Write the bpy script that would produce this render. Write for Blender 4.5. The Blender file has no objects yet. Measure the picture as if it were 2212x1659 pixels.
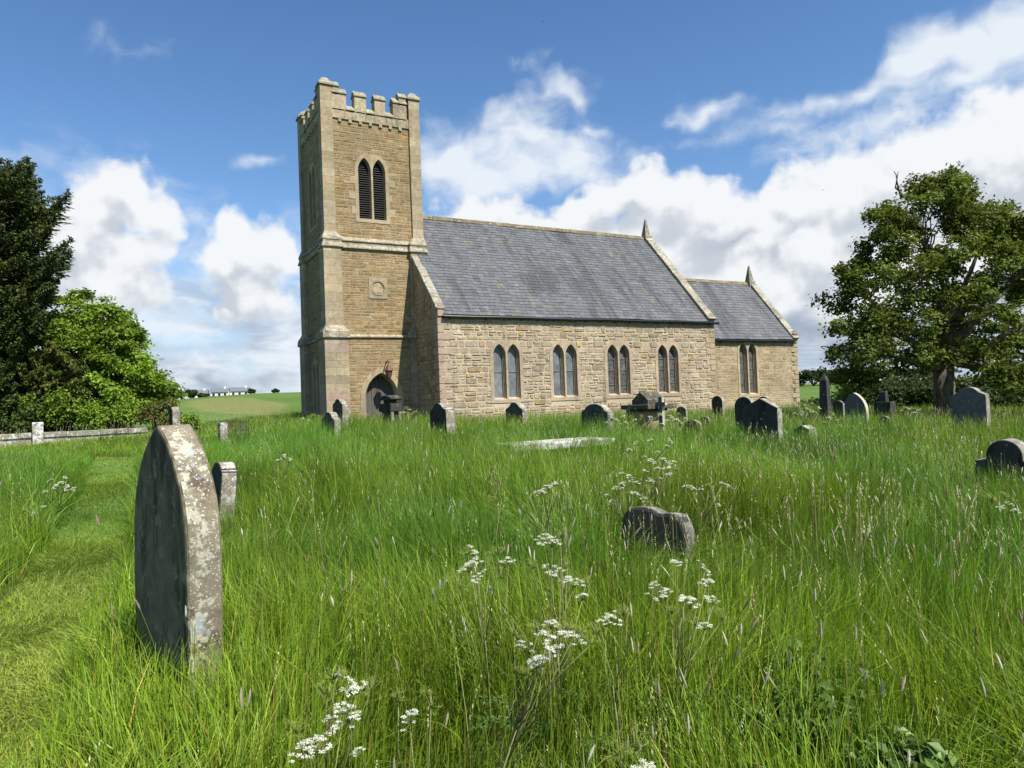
import bpy, bmesh, math, random
import numpy as np
from mathutils import Vector, Matrix
from mathutils.geometry import tessellate_polygon

# ------------------------------------------------------------------ camera
R_ = math.radians
FPX, PCX, PCY = 1536.0, 1106.0, 829.5          # photo measured at 2212 px wide
EYE = np.array([0.0, 0.0, 1.6])
YAW, PITCH, ROLL = R_(61.39), R_(1.293), R_(2.18)
_F = np.array([math.cos(YAW)*math.cos(PITCH), math.sin(YAW)*math.cos(PITCH), math.sin(PITCH)])
_r = np.array([math.sin(YAW), -math.cos(YAW), 0.0])
_u = np.cross(_r, _F)
_R = math.cos(ROLL)*_r - math.sin(ROLL)*_u
_U = math.sin(ROLL)*_r + math.cos(ROLL)*_u

scene = bpy.context.scene
COL = scene.collection
cam_data = bpy.data.cameras.new('camera')
cam = bpy.data.objects.new('camera', cam_data)
COL.objects.link(cam)
cam.matrix_world = Matrix(((_R[0], _U[0], -_F[0], EYE[0]), (_R[1], _U[1], -_F[1], EYE[1]),
                           (_R[2], _U[2], -_F[2], EYE[2]), (0, 0, 0, 1)))
cam_data.sensor_width = 36.0
cam_data.lens = 25.0
cam_data.clip_start = 0.05
cam_data.clip_end = 9000.0
scene.camera = cam

# ------------------------------------------------------------------ exposure
scene.view_settings.view_transform = 'Standard'
scene.view_settings.look = 'None'
scene.view_settings.gamma = 1.0
EXPOSURE = 0.8
scene.cycles.max_bounces = 6
scene.cycles.diffuse_bounces = 3
scene.cycles.glossy_bounces = 1
scene.cycles.transmission_bounces = 2
scene.cycles.caustics_reflective = False
scene.cycles.caustics_refractive = False
scene.view_settings.exposure = EXPOSURE
SUN_STRENGTH = 5.0
SKY_STRENGTH = 0.075
SUN_DIR = Vector((0.36, -1.0, 1.5)).normalized()
SUN_EL = math.asin(SUN_DIR.z)
SUN_AZ = math.atan2(SUN_DIR.x, SUN_DIR.y)       # clockwise from +Y

def ray(p):
    return _F + _R*(p[0]-PCX)/FPX + _U*(PCY-p[1])/FPX
def at(p, d):
    return EYE + ray(p)*d
def project(P):
    d = np.asarray(P, float) - EYE
    w = d @ _F
    return PCX + FPX*(d @ _R)/w, PCY - FPX*(d @ _U)/w, w
def sky_angles(p):
    r = ray(p); r = r/np.linalg.norm(r)
    a = math.degrees(YAW - math.atan2(r[1], r[0]))
    return a, math.degrees(math.asin(r[2]))

# ------------------------------------------------------------------ node helper
class NT:
    def __init__(s, nt): s.nt = nt
    def n(s, typ, **kw):
        nd = s.nt.nodes.new(typ)
        for k, v in kw.items(): setattr(nd, k, v)
        return nd
    def put(s, sock, v):
        if v is None: return
        if isinstance(v, bpy.types.NodeSocket): s.nt.links.new(v, sock)
        else:
            if sock.type == 'RGBA' and len(v) == 3: v = (*v, 1)
            sock.default_value = v
    def m(s, op, a, b=None, c=None, clamp=False):
        nd = s.n('ShaderNodeMath', operation=op, use_clamp=clamp)
        for i, x in enumerate((a, b, c)): s.put(nd.inputs[i], x)
        return nd.outputs[0]
    def vm(s, op, a, b=None, c=None):
        nd = s.n('ShaderNodeVectorMath', operation=op)
        for i, x in enumerate((a, b, c)):
            if x is not None: s.put(nd.inputs[i], x)
        return nd.outputs['Value'] if op in ('LENGTH', 'DOT_PRODUCT') else nd.outputs[0]
    def mix(s, fac, a, b, blend='MIX'):
        nd = s.n('ShaderNodeMix', data_type='RGBA', blend_type=blend)
        s.put(nd.inputs[0], fac); s.put(nd.inputs[6], a); s.put(nd.inputs[7], b)
        return nd.outputs[2]
    def mapr(s, v, a, b, c=0.0, d=1.0, smooth=False):
        nd = s.n('ShaderNodeMapRange')
        if smooth: nd.interpolation_type = 'SMOOTHSTEP'
        for i, x in enumerate((v, a, b, c, d)): s.put(nd.inputs[i], x)
        return nd.outputs[0]
    def noise(s, vec, scale, detail=3.0, rough=0.55, dist=0.0, out=0, flat=False):
        nd = s.n('ShaderNodeTexNoise')
        if flat: nd.noise_dimensions = '2D'
        if vec is not None: s.put(nd.inputs['Vector'], vec)
        s.put(nd.inputs['Scale'], scale); s.put(nd.inputs['Detail'], detail)
        s.put(nd.inputs['Roughness'], rough); s.put(nd.inputs['Distortion'], dist)
        return nd.outputs[out]
    def voronoi(s, vec, scale, feature='F1', out='Distance', rnd=1.0):
        nd = s.n('ShaderNodeTexVoronoi', feature=feature)
        s.put(nd.inputs['Vector'], vec); s.put(nd.inputs['Scale'], scale); s.put(nd.inputs['Randomness'], rnd)
        return nd.outputs[out]
    def sep(s, v):
        nd = s.n('ShaderNodeSeparateXYZ'); s.put(nd.inputs[0], v); return nd.outputs
    def comb(s, x, y, z):
        nd = s.n('ShaderNodeCombineXYZ')
        for i, q in enumerate((x, y, z)): s.put(nd.inputs[i], q)
        return nd.outputs[0]

# ------------------------------------------------------------------ world: sky and clouds
world = bpy.data.worlds.new('World')
scene.world = world
world.use_nodes = True
world.node_tree.nodes.clear()
world.cycles.sampling_method = 'MANUAL'
world.cycles.sample_map_resolution = 512

def puff(x, y, rx, ry, s=1.0):
    a, e = sky_angles((x, y))
    k = math.degrees(1/FPX)
    return (a, e, rx*k, ry*k, s)

CUMULUS = [puff(*q) for q in (
    (262,408,80,62),(318,462,62,58),(205,470,80,80),(165,520,75,95),(290,535,70,60),(225,600,120,75),(120,600,110,90),
    (528,520,70,55),(486,575,62,60),(590,560,75,80),(545,640,112,66),(470,655,40,30),
    (1385,402,95,60),(1310,428,85,48),(1235,462,90,48),(1440,440,100,80),(1530,480,120,90),(1640,520,130,90),(1330,520,200,75),
    (1600,600,220,70),(1760,440,120,70),(1880,420,190,110),(2040,370,190,115),(2190,350,190,140),(1760,560,170,100),(2150,560,260,170),(1900,650,260,130),
    (1150,500,130,40),(1020,470,120,45),(1430,545,110,55),(1700,640,120,60))]
WISP = [puff(*q) for q in (
    (1185,205,52,46,.75),(1230,262,95,56,.9),(1120,300,110,60,.9),(1010,310,120,70,.8),(940,360,70,90,.8),(1060,390,160,80,1),(1260,370,100,50,.8),
    (1560,232,75,32,.75),(1510,250,55,24,.5),(1600,205,40,20,.4),(1790,215,100,34,.75),(1900,185,130,44,.85),(1980,120,90,66,.95),(2075,85,130,75,1.1),
    (2190,70,120,120,1.1),(2080,185,170,50,.9),(1960,255,190,40,.75),(1640,280,170,24,.4),(1850,290,190,36,.6),(1720,330,90,30,.45),
    (1000,350,170,90,1.2),(1210,330,150,80,1.1),(1080,260,90,60,.8),(580,345,46,18,.5),(262,106,44,22,.16),(1120,150,22,16,.3),(1370,330,80,34,.5),(640,500,60,60,.4),
    (420,470,70,60,.45),(390,560,90,60,.5),(380,720,160,60,.8),(500,740,220,60,.8),(350,800,260,50,.9),(560,810,260,56,.95),(460,860,400,40,1.0),(650,720,120,80,.8),
    (1700,760,300,70,1.0),(1900,780,400,60,1.0),(1720,660,140,80,.9),(100,560,200,200,.6))]

STORM = [puff(*q) for q in ((1745, 705, 130, 48, .9), (1860, 735, 160, 40, .8), (1985, 700, 160, 50, .7), (1690, 560, 90, 26, .45), (1560, 540, 90, 26, .5), (430, 700, 150, 22, .4), (560, 805, 90, 18, .5), (420, 825, 70, 16, .45), (2150, 640, 150, 60, .6))]
def build_world():
    k = NT(world.node_tree)
    out = k.n('ShaderNodeOutputWorld')
    sky = k.n('ShaderNodeTexSky', sky_type='NISHITA')
    sky.sun_disc = False
    sky.sun_elevation = SUN_EL
    sky.sun_rotation = SUN_AZ
    sky.altitude = 50; sky.air_density = 1.0; sky.dust_density = 0.6; sky.ozone_density = 2.0
    tc = k.n('ShaderNodeTexCoord').outputs['Generated']
    d = k.vm('NORMALIZE', tc)
    x, y, z = k.sep(d)
    # azimuth clockwise from north-east, and elevation, both in degrees
    fx = k.vm('DOT_PRODUCT', d, (math.cos(YAW), math.sin(YAW), 0))
    rx = k.vm('DOT_PRODUCT', d, (math.sin(YAW), -math.cos(YAW), 0))
    az = k.m('MULTIPLY', k.m('ARCTAN2', rx, fx), 180/math.pi)
    el = k.m('MULTIPLY', k.m('ARCSINE', z), 180/math.pi)
    p = k.comb(az, el, 0.0)
    w1 = k.vm('SUBTRACT', k.noise(p, 0.30, 2.0, 0.55, out=1, flat=True), (0.5, 0.5, 0.5))
    w2 = k.vm('SUBTRACT', k.noise(p, 0.09, 1.0, 0.5, out=1, flat=True), (0.5, 0.5, 0.5))
    pc = k.vm('ADD', k.vm('MULTIPLY_ADD', w1, (2.2, 2.0, 0), p), k.vm('MULTIPLY', w2, (2.4, 2.0, 0)))
    pw = k.vm('ADD', k.vm('MULTIPLY_ADD', w1, (3.6, 2.2, 0), p), k.vm('MULTIPLY', w2, (7.0, 3.6, 0)))
    def field(pp, puffs):
        acc = None
        for (a, e, rx_, ry_, st) in puffs:
            v = k.vm('MULTIPLY_ADD', pp, (1/rx_, 1/ry_, 0), (-a/rx_, -e/ry_, 0))
            dd = k.m('MULTIPLY_ADD', k.vm('LENGTH', v), -st, st)
            acc = dd if acc is None else k.m('SMOOTH_MAX', acc, dd, 0.28)
        return acc
    f0 = field(pc, CUMULUS)
    f1 = field(k.vm('ADD', pc, (0.5, 2.3, 0)), CUMULUS)
    # billows: rounded cells folded out of smooth noise, several sizes
    def billow(v):
        a = k.noise(v, 0.42, 5.0, 0.50, flat=True)
        b = k.voronoi(k.vm('ADD', v, k.vm('MULTIPLY', w1, (1.2, 1.2, 0))), 0.62, 'SMOOTH_F1')
        return k.m('ADD', k.m('MULTIPLY', k.m('SUBTRACT', a, 0.5), 1.25), k.m('MULTIPLY', k.m('SUBTRACT', 0.42, b), 0.34))
    b0 = billow(p); b1 = billow(k.vm('ADD', p, (0.30, 0.62, 0)))
    c0 = k.m('ADD', f0, k.m('MULTIPLY', b0, k.mapr(f0, 0.25, 0.60, 1.0, 0.35, True)))
    ac = k.mapr(c0, -0.06, 0.44, 0, 1, True)
    lb = k.m('SUBTRACT', b0, b1)                    # lit from the upper right
    lf = k.m('SUBTRACT', f0, f1)
    soft = k.noise(p, 0.20, 3.0, 0.5, flat=True)
    light = k.m('ADD', k.m('ADD', k.m('MULTIPLY', lb, 0.85), k.m('MULTIPLY', lf, 0.95)), k.m('MULTIPLY', k.m('SUBTRACT', soft, 0.5), 0.9))
    edge = k.mapr(c0, 0.10, 0.55, 0.30, 0.0, True)
    lv = k.mapr(k.m('ADD', light, edge), -0.42, 0.34, 0, 1, True)
    cum = k.mix(lv, (0.335, 0.365, 0.405), (0.525, 0.54, 0.555))
    fw = field(pw, WISP)
    n2 = k.noise(k.vm('ADD', k.vm('MULTIPLY', p, (0.8, 1.2, 1)), k.vm('MULTIPLY', w1, (2.0, 2.0, 0))), 0.26, 6.0, 0.55, flat=True)
    fw = k.m('MULTIPLY_ADD', k.m('SUBTRACT', n2, 0.5), 1.5, fw)
    aw = k.mapr(fw, -0.10, 0.95, 0, 1, True)
    low = k.mapr(el, 2.0, 13.0, 0.0, 1.0, True)
    wis = k.mix(k.mapr(fw, 0.1, 0.9, 0, 1), (0.40, 0.455, 0.53), (0.50, 0.53, 0.56))
    bands = k.noise(k.vm('MULTIPLY', p, (0.35, 1.6, 1)), 0.34, 4.0, 0.55, 0.3, flat=True)
    wis = k.mix(k.m('MULTIPLY', k.m('SUBTRACT', 1.0, low), k.mapr(bands, 0.42, 0.66, 0.0, 0.85, True)), wis, (0.27, 0.335, 0.42))
    skyc = k.mix(1.0, sky.outputs[0], (SKY_STRENGTH,)*3, 'MULTIPLY')
    tint = k.mix(k.mapr(el, 14, 30, 0, 1), (0.88, 1.10, 1.28), (0.70, 0.97, 1.20))
    skyc = k.mix(1.0, skyc, tint, 'MULTIPLY')
    skyc = k.mix(k.mapr(el, 0.0, 10.0, 0.6, 0.0, True), skyc, (0.36, 0.43, 0.51))
    c = k.mix(k.m('MULTIPLY', aw, 0.92), skyc, wis)
    # thin layered cloud low in the sky, white over slate grey
    cov = k.noise(k.vm('MULTIPLY', p, (0.42, 1.25, 1)), 0.26, 5.0, 0.55, 0.4, flat=True)
    cov = k.m('MULTIPLY', k.mapr(cov, 0.34, 0.58, 0.42, 1.0, True), k.mapr(el, 6.0, 15.0, 1.0, 0.0, True))
    ton = k.noise(k.vm('MULTIPLY', k.vm('ADD', p, (31.0, 7.0, 0)), (0.5, 1.3, 1)), 0.32, 5.0, 0.55, 0.3, flat=True)
    lay = k.mix(k.mapr(ton, 0.38, 0.64, 0, 1, True), (0.275, 0.325, 0.395), (0.49, 0.52, 0.55))
    c = k.mix(k.m('MULTIPLY', cov, 0.88), c, lay)
    c = k.mix(ac, c, cum)
    fs = k.m('MULTIPLY_ADD', k.m('SUBTRACT', n2, 0.5), 1.4, field(pw, STORM))
    c = k.mix(k.m('MULTIPLY', k.mapr(fs, 0.0, 0.8, 0, 1, True), 0.72), c, (0.165, 0.21, 0.275))
    bg = k.n('ShaderNodeBackground')
    k.put(bg.inputs[0], c); k.put(bg.inputs[1], 1.0)
    k.nt.links.new(bg.outputs[0], out.inputs[0])
build_world()

sun_data = bpy.data.lights.new('sun', 'SUN')
sun_data.energy = SUN_STRENGTH
sun_data.angle = R_(0.53)
sun_data.color = (1.0, 0.95, 0.86)
sun = bpy.data.objects.new('sun', sun_data)
sun.rotation_euler = SUN_DIR.to_track_quat('Z', 'Y').to_euler()
sun.location = (10, -40, 60)
COL.objects.link(sun)

# ------------------------------------------------------------------ mesh helpers
def fast_mesh(name, V, Q, C=None, mats=(), smooth=False, midx=None):
    V = np.asarray(V, np.float32); Q = np.asarray(Q, np.int32)
    me = bpy.data.meshes.new(name)
    n, k = Q.shape
    me.vertices.add(len(V)); me.vertices.foreach_set('co', V.ravel())
    me.loops.add(n*k); me.loops.foreach_set('vertex_index', Q.ravel())
    me.polygons.add(n); me.polygons.foreach_set('loop_start', np.arange(0, n*k, k, dtype=np.int32))
    me.polygons.foreach_set('use_smooth', np.full(n, smooth))
    if midx is not None: me.polygons.foreach_set('material_index', np.asarray(midx, np.int32))
    me.update(calc_edges=True)
    if C is not None:
        C = np.asarray(C, np.float32)
        if C.shape[1] == 3: C = np.hstack([C, np.ones((len(C), 1), np.float32)])
        a = me.attributes.new('Col', 'FLOAT_COLOR', 'POINT'); a.data.foreach_set('color', C.ravel())
    for m in mats: me.materials.append(m)
    return me

def link(name, me, parent=None, loc=None):
    o = bpy.data.objects.new(name, me); COL.objects.link(o)
    if parent is not None: o.parent = parent
    if loc is not None: o.location = loc
    return o

def tag(o, label=None, cat=None, group=None, kind=None):
    if label: o['label'] = label
    if cat: o['category'] = cat
    if group: o['group'] = group
    if kind: o['kind'] = kind
    return o

def thing(name, loc, label, cat, group=None, rotz=0.0):
    o = bpy.data.objects.new(name, None); COL.objects.link(o)
    o.location = loc; o.rotation_euler = (0, 0, rotz); o.empty_display_size = 0.3
    return tag(o, label, cat, group)

def root_loc(o):
    while o.parent is not None: o = o.parent
    return np.array(o.location)

class MB:
    def __init__(s): s.v, s.f, s.c, s.mi = [], [], [], []
    def add(s, verts, faces, col=(1, 1, 1), mi=0):
        b = len(s.v)
        s.v.extend([tuple(p) for p in verts]); s.c.extend([col]*len(verts))
        s.f.extend([tuple(i+b for i in f) for f in faces]); s.mi.extend([mi]*len(faces))
    def box(s, x0, x1, y0, y1, z0, z1, col=(1, 1, 1), mi=0):
        s.add([(x0,y0,z0),(x1,y0,z0),(x1,y1,z0),(x0,y1,z0),(x0,y0,z1),(x1,y0,z1),(x1,y1,z1),(x0,y1,z1)],
              [(0,3,2,1),(4,5,6,7),(0,1,5,4),(1,2,6,5),(2,3,7,6),(3,0,4,7)], col, mi)
    def hexa(s, p, col=(1, 1, 1), mi=0):           # 8 points, bottom ring then top ring
        s.add(p, [(0,3,2,1),(4,5,6,7),(0,1,5,4),(1,2,6,5),(2,3,7,6),(3,0,4,7)], col, mi)
    def frustum(s, cx, cy, z0, z1, a0, b0, a1, b1, col=(1, 1, 1), mi=0):
        s.hexa([(cx-a0,cy-b0,z0),(cx+a0,cy-b0,z0),(cx+a0,cy+b0,z0),(cx-a0,cy+b0,z0),
                (cx-a1,cy-b1,z1),(cx+a1,cy-b1,z1),(cx+a1,cy+b1,z1),(cx-a1,cy+b1,z1)], col, mi)
    def prism(s, prof, o, u, v, n, d0, d1, col=(1, 1, 1), mi=0, mi_side=None):
        o, u, v, n = map(np.asarray, (o, u, v, n))
        k = len(prof)
        A = [o+u*a+v*b+n*d0 for a, b in prof]; B = [o+u*a+v*b+n*d1 for a, b in prof]
        s.add(A+B, [tuple(range(k)), tuple(range(2*k-1, k-1, -1))], col, mi)
        s.add(A+B, [(i, i+k, (i+1) % k+k, (i+1) % k) for i in range(k)], col, mi if mi_side is None else mi_side)
    def plate(s, loops, o, u, v, n, d0, d1, col=(1, 1, 1), mi=0, mi_side=None):
        o, u, v, n = map(np.asarray, (o, u, v, n))
        pts = [p for l in loops for p in l]
        tris = tessellate_polygon([[Vector((a, b, 0)) for a, b in l] for l in loops])
        s.add([o+u*a+v*b+n*d0 for a, b in pts], tris, col, mi)
        for l in loops:
            k = len(l)
            A = [o+u*a+v*b+n*d0 for a, b in l]; B = [o+u*a+v*b+n*d1 for a, b in l]
            s.add(A+B, [(i, i+k, (i+1) % k+k, (i+1) % k) for i in range(k)], col, mi if mi_side is None else mi_side)
    def ring(s, la, lb, o, u, v, n, d0, d1, col=(1, 1, 1), mi=0):
        """flat ring between two outlines of equal length, with the inner edge returned back to d1"""
        o, u, v, n = map(np.asarray, (o, u, v, n)); k = len(la)
        A = [o+u*a+v*b+n*d0 for a, b in la]; B = [o+u*a+v*b+n*d0 for a, b in lb]; D = [o+u*a+v*b+n*d1 for a, b in lb]
        s.add(A+B+D, [(i, (i+1) % k, (i+1) % k+k, i+k) for i in range(k)]+[(i+k, (i+1) % k+k, (i+1) % k+2*k, i+2*k) for i in range(k)], col, mi)
    def tube(s, pts, radii, n=6, col=(1, 1, 1), mi=0):
        pts = [Vector(p) for p in pts]
        rings = []
        prev = None
        for i, p in enumerate(pts):
            t = (pts[min(i+1, len(pts)-1)]-pts[max(i-1, 0)])
            if t.length < 1e-9: t = Vector((0, 0, 1))
            t.normalize()
            a = prev - t*prev.dot(t) if prev is not None else t.orthogonal()
            if a.length < 1e-6: a = t.orthogonal()
            a.normalize(); prev = a
            b = t.cross(a)
            rings.append([p + (a*math.cos(q*2*math.pi/n)+b*math.sin(q*2*math.pi/n))*radii[i] for q in range(n)])
        vs = [q for r in rings for q in r]
        fs = [(i*n+q, i*n+(q+1) % n, (i+1)*n+(q+1) % n, (i+1)*n+q) for i in range(len(pts)-1) for q in range(n)]
        fs += [tuple(range(n-1, -1, -1)), tuple(range((len(pts)-1)*n, len(pts)*n))]
        s.add(vs, fs, col, mi)
    def lathe(s, prof, cx, cy, n=16, col=(1, 1, 1), mi=0):
        vs = [(cx+r*math.cos(2*math.pi*q/n), cy+r*math.sin(2*math.pi*q/n), z) for r, z in prof for q in range(n)]
        fs = [(i*n+q, i*n+(q+1) % n, (i+1)*n+(q+1) % n, (i+1)*n+q) for i in range(len(prof)-1) for q in range(n)]
        fs += [tuple(range(n-1, -1, -1)), tuple(range((len(prof)-1)*n, len(prof)*n))]
        s.add(vs, fs, col, mi)
    def xform(s, M):
        s.v = [tuple(M @ Vector(p)) for p in s.v]; return s
    def build(s, name, mats, parent=None, smooth=False, bevel=0.0, bevel_seg=2):
        me = bpy.data.meshes.new(name)
        o0 = root_loc(parent) if parent is not None else np.zeros(3)
        V = np.array(s.v, float)-o0
        me.from_pydata([tuple(p) for p in V], [], s.f)
        a = me.attributes.new('Col', 'FLOAT_COLOR', 'POINT')
        a.data.foreach_set('color', np.array([(*c[:3], 1) for c in s.c], np.float32).ravel())
        if not isinstance(mats, (list, tuple)): mats = [mats]
        for m in mats: me.materials.append(m)
        me.polygons.foreach_set('material_index', np.array(s.mi, np.int32))
        me.polygons.foreach_set('use_smooth', np.full(len(s.f), smooth))
        me.update()
        if bevel > 0:
            bm = bmesh.new(); bm.from_mesh(me)
            bmesh.ops.remove_doubles(bm, verts=bm.verts, dist=1e-5)
            bmesh.ops.recalc_face_normals(bm, faces=bm.faces)
            eds = [e for e in bm.edges if len(e.link_faces) == 2 and e.calc_face_angle(0) > 0.5]
            bmesh.ops.bevel(bm, geom=eds, offset=bevel, segments=bevel_seg, affect='EDGES', profile=0.6, clamp_overlap=True)
            bm.to_mesh(me); bm.free()
        return link(name, me, parent)

def jit(c, amt, rnd=random):
    k = 1+rnd.uniform(-amt, amt)
    return tuple(max(0.0, q*k*(1+rnd.uniform(-amt*.25, amt*.25))) for q in c)

# ------------------------------------------------------------------ materials
def new_mat(name):
    m = bpy.data.materials.new(name); m.use_nodes = True
    m.node_tree.nodes.clear()
    k = NT(m.node_tree)
    out = k.n('ShaderNodeOutputMaterial')
    return m, k, out
def principled(k, out, col, rough=0.9, spec=0.3, bump=None, bump_s=0.4, bump_d=0.01):
    b = k.n('ShaderNodeBsdfPrincipled')
    k.put(b.inputs['Base Color'], col); k.put(b.inputs['Roughness'], rough)
    k.put(b.inputs['Specular IOR Level'], spec)
    if bump is not None:
        bn = k.n('ShaderNodeBump'); k.put(bn.inputs['Strength'], bump_s); k.put(bn.inputs['Distance'], bump_d)
        k.put(bn.inputs['Height'], bump); k.nt.links.new(bn.outputs[0], b.inputs['Normal'])
    k.nt.links.new(b.outputs[0], out.inputs[0])
    return b

def stone_mat(name, vary=0.35, lichen=0.0, lichen_col=(0.62, 0.62, 0.55), dark=0.0, dark_col=(0.06, 0.055, 0.045), scale=5.0, bump_d=0.012, rough=0.92, smear=0.0, smear_col=(0.335, 0.27, 0.195)):
    m, k, out = new_mat(name)
    pos = k.n('ShaderNodeTexCoord').outputs['Object']
    col = k.n('ShaderNodeAttribute', attribute_name='Col').outputs['Color']
    n = k.noise(pos, scale, 6.0, 0.62)
    n2 = k.noise(pos, scale*6, 4.0, 0.6)
    big = k.noise(pos, 0.55, 3.0, 0.5)
    g = k.m('ADD', k.mapr(n, 0.3, 0.7, 1-vary, 1+vary), k.mapr(n2, 0.3, 0.7, -vary*.45, vary*.45))
    g = k.m('MULTIPLY', g, k.mapr(big, 0.3, 0.7, 0.84, 1.14))
    c = k.mix(1.0, col, k.comb(g, g, g), 'MULTIPLY')
    if smear > 0:       # pointing spread over the faces of the stones
        f = k.m('MULTIPLY', k.mapr(k.noise(pos, 0.8, 6.0, 0.62), 0.40, 0.62, 0, 1, True), smear)
        sc_ = k.mapr(n, 0.3, 0.7, .8, 1.15)
        c = k.mix(f, c, k.mix(1.0, smear_col, k.comb(sc_, sc_, sc_), 'MULTIPLY'))
    if dark > 0:
        f = k.m('MULTIPLY', k.mapr(k.noise(pos, 1.6, 6.0, 0.68), 0.52, 0.66, 0, 1, True), dark)
        c = k.mix(f, c, dark_col)
    if dark > 0:        # rain streaks running down the stone
        f = k.mapr(k.noise(k.vm('MULTIPLY', pos, (2.6, 2.6, 0.22)), 1.0, 5.0, 0.62), 0.54, 0.70, 0, 1, True)
        c = k.mix(k.m('MULTIPLY', f, min(.5, dark*1.1)), c, dark_col)
    if lichen > 0:
        f = k.mapr(k.noise(pos, 7.0, 6.0, 0.7, 0.5), 0.62-0.14*lichen, 0.69-0.10*lichen, 0, 1, True)
        c = k.mix(k.m('MULTIPLY', f, 0.9), c, lichen_col)
    h = k.m('ADD', k.noise(pos, scale*2.2, 6.0, 0.65), k.m('MULTIPLY', n2, 0.3))
    principled(k, out, c, rough, 0.2, h, 0.55, bump_d)
    return m

M = {}
M['rubble'] = stone_mat('rubble_stone', 0.36, 0.14, (0.44, 0.41, 0.33), 0.36, (0.13, 0.105, 0.08), 6.0, 0.03, smear=0.85)
M['tower_rubble'] = stone_mat('tower_rubble_stone', 0.30, 0.10, (0.42, 0.37, 0.27), 0.34, (0.13, 0.095, 0.055), 6.0, 0.016, smear=0.35, smear_col=(0.27, 0.205, 0.112))
M['mortar'] = stone_mat('lime_mortar', 0.26, 0.0, dark=.45, dark_col=(0.22, 0.17, 0.115), scale=12.0, bump_d=0.008)
M['ashlar'] = stone_mat('dressed_stone', 0.20, 0.10, (0.50, 0.48, 0.38), 0.28, (0.16, 0.14, 0.10), 5.0, 0.006)
M['coping'] = stone_mat('coping_stone', 0.32, 0.50, (0.46, 0.46, 0.42), 0.55, (0.09, 0.08, 0.065), 6.0, 0.012)
M['parapet'] = stone_mat('parapet_stone', 0.28, 0.35, (0.50, 0.48, 0.38), 0.40, (0.13, 0.11, 0.075), 5.0, 0.008)
M['mossy'] = stone_mat('mossy_ridge', 0.4, 0.5, (0.34, 0.29, 0.15), 0.4, (0.08, 0.075, 0.05), 8.0, 0.012)

def slate_mat():
    m, k, out = new_mat('roof_slate')
    pos = k.n('ShaderNodeTexCoord').outputs['Object']
    col = k.n('ShaderNodeAttribute', attribute_name='Col').outputs['Color']
    x, y, z = k.sep(pos)
    # run-off stains: streaks that follow the fall of the roof
    st = k.noise(k.comb(k.m('MULTIPLY', x, 1.0), k.m('MULTIPLY', z, 0.16), 0.0), 1.5, 4.0, 0.6)
    big = k.noise(pos, 0.35, 3.0, 0.5)
    f = k.m('MULTIPLY', k.mapr(st, 0.45, 0.62, 0, 1, True), k.mapr(big, 0.40, 0.56, 0.12, 1.0, True))
    n = k.noise(pos, 9.0, 5.0, 0.62)
    g = k.mapr(n, 0.3, 0.7, 0.78, 1.22)
    c = k.mix(1.0, col, k.comb(g, g, g), 'MULTIPLY')
    c = k.mix(k.m('MULTIPLY', f, 0.72), c, (0.036, 0.034, 0.036))
    li = k.mapr(k.noise(pos, 5.5, 6.0, 0.72), 0.61, 0.70, 0, 1, True)
    c = k.mix(k.m('MULTIPLY', li, 0.55), c, (0.24, 0.23, 0.17))
    sp = k.mapr(k.voronoi(pos, 3.2), 0.05, 0.09, 1, 0, True)
    sp = k.m('MULTIPLY', sp, k.mapr(k.noise(pos, 0.8), 0.52, 0.6, 0, 1))
    c = k.mix(k.m('MULTIPLY', sp, 0.8), c, (0.55, 0.55, 0.52))
    principled(k, out, c, 0.55, 0.4, n, 0.3, 0.004)
    return m
M['slate'] = slate_mat()

def plain(name, col, rough=0.6, spec=0.4, vary=0.2, scale=8.0, metal=0.0):
    m, k, out = new_mat(name)
    pos = k.n('ShaderNodeTexCoord').outputs['Object']
    n = k.noise(pos, scale, 5.0, 0.6)
    g = k.mapr(n, 0.3, 0.7, 1-vary, 1+vary)
    c = k.mix(1.0, col, k.comb(g, g, g), 'MULTIPLY')
    b = principled(k, out, c, rough, spec, n, 0.25, 0.004)
    b.inputs['Metallic'].default_value = metal
    return m
M['gutter'] = plain('black_gutter_paint', (0.012, 0.012, 0.014), 0.35)
M['louvre'] = plain('dark_louvre_wood', (0.022, 0.020, 0.019), 0.6)
M['void'] = plain('dark_interior', (0.006, 0.006, 0.006), 0.9)
M['lead'] = plain('lead_grey', (0.14, 0.15, 0.16), 0.5)
M['rust'] = plain('rusty_red_paint', (0.105, 0.040, 0.028), 0.6, 0.3, 0.4, 20)
M['iron'] = plain('old_iron', (0.05, 0.035, 0.028), 0.6, 0.3, 0.4, 20)
M['lampglass'] = plain('dusty_lamp_glass', (0.12, 0.08, 0.06), 0.25)
M['wire'] = plain('cable_metal', (0.10, 0.10, 0.11), 0.5)

def door_mat():
    m, k, out = new_mat('weathered_door_wood')
    pos = k.n('ShaderNodeTexCoord').outputs['Object']
    s = k.vm('MULTIPLY', pos, (14.0, 14.0, 1.2))
    n = k.noise(s, 1.6, 6.0, 0.65)
    c = k.mix(k.mapr(n, 0.3, 0.7), (0.05, 0.044, 0.039), (0.135, 0.124, 0.112))
    principled(k, out, c, 0.8, 0.2, n, 0.5, 0.004)
    return m
M['door'] = door_mat()

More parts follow.
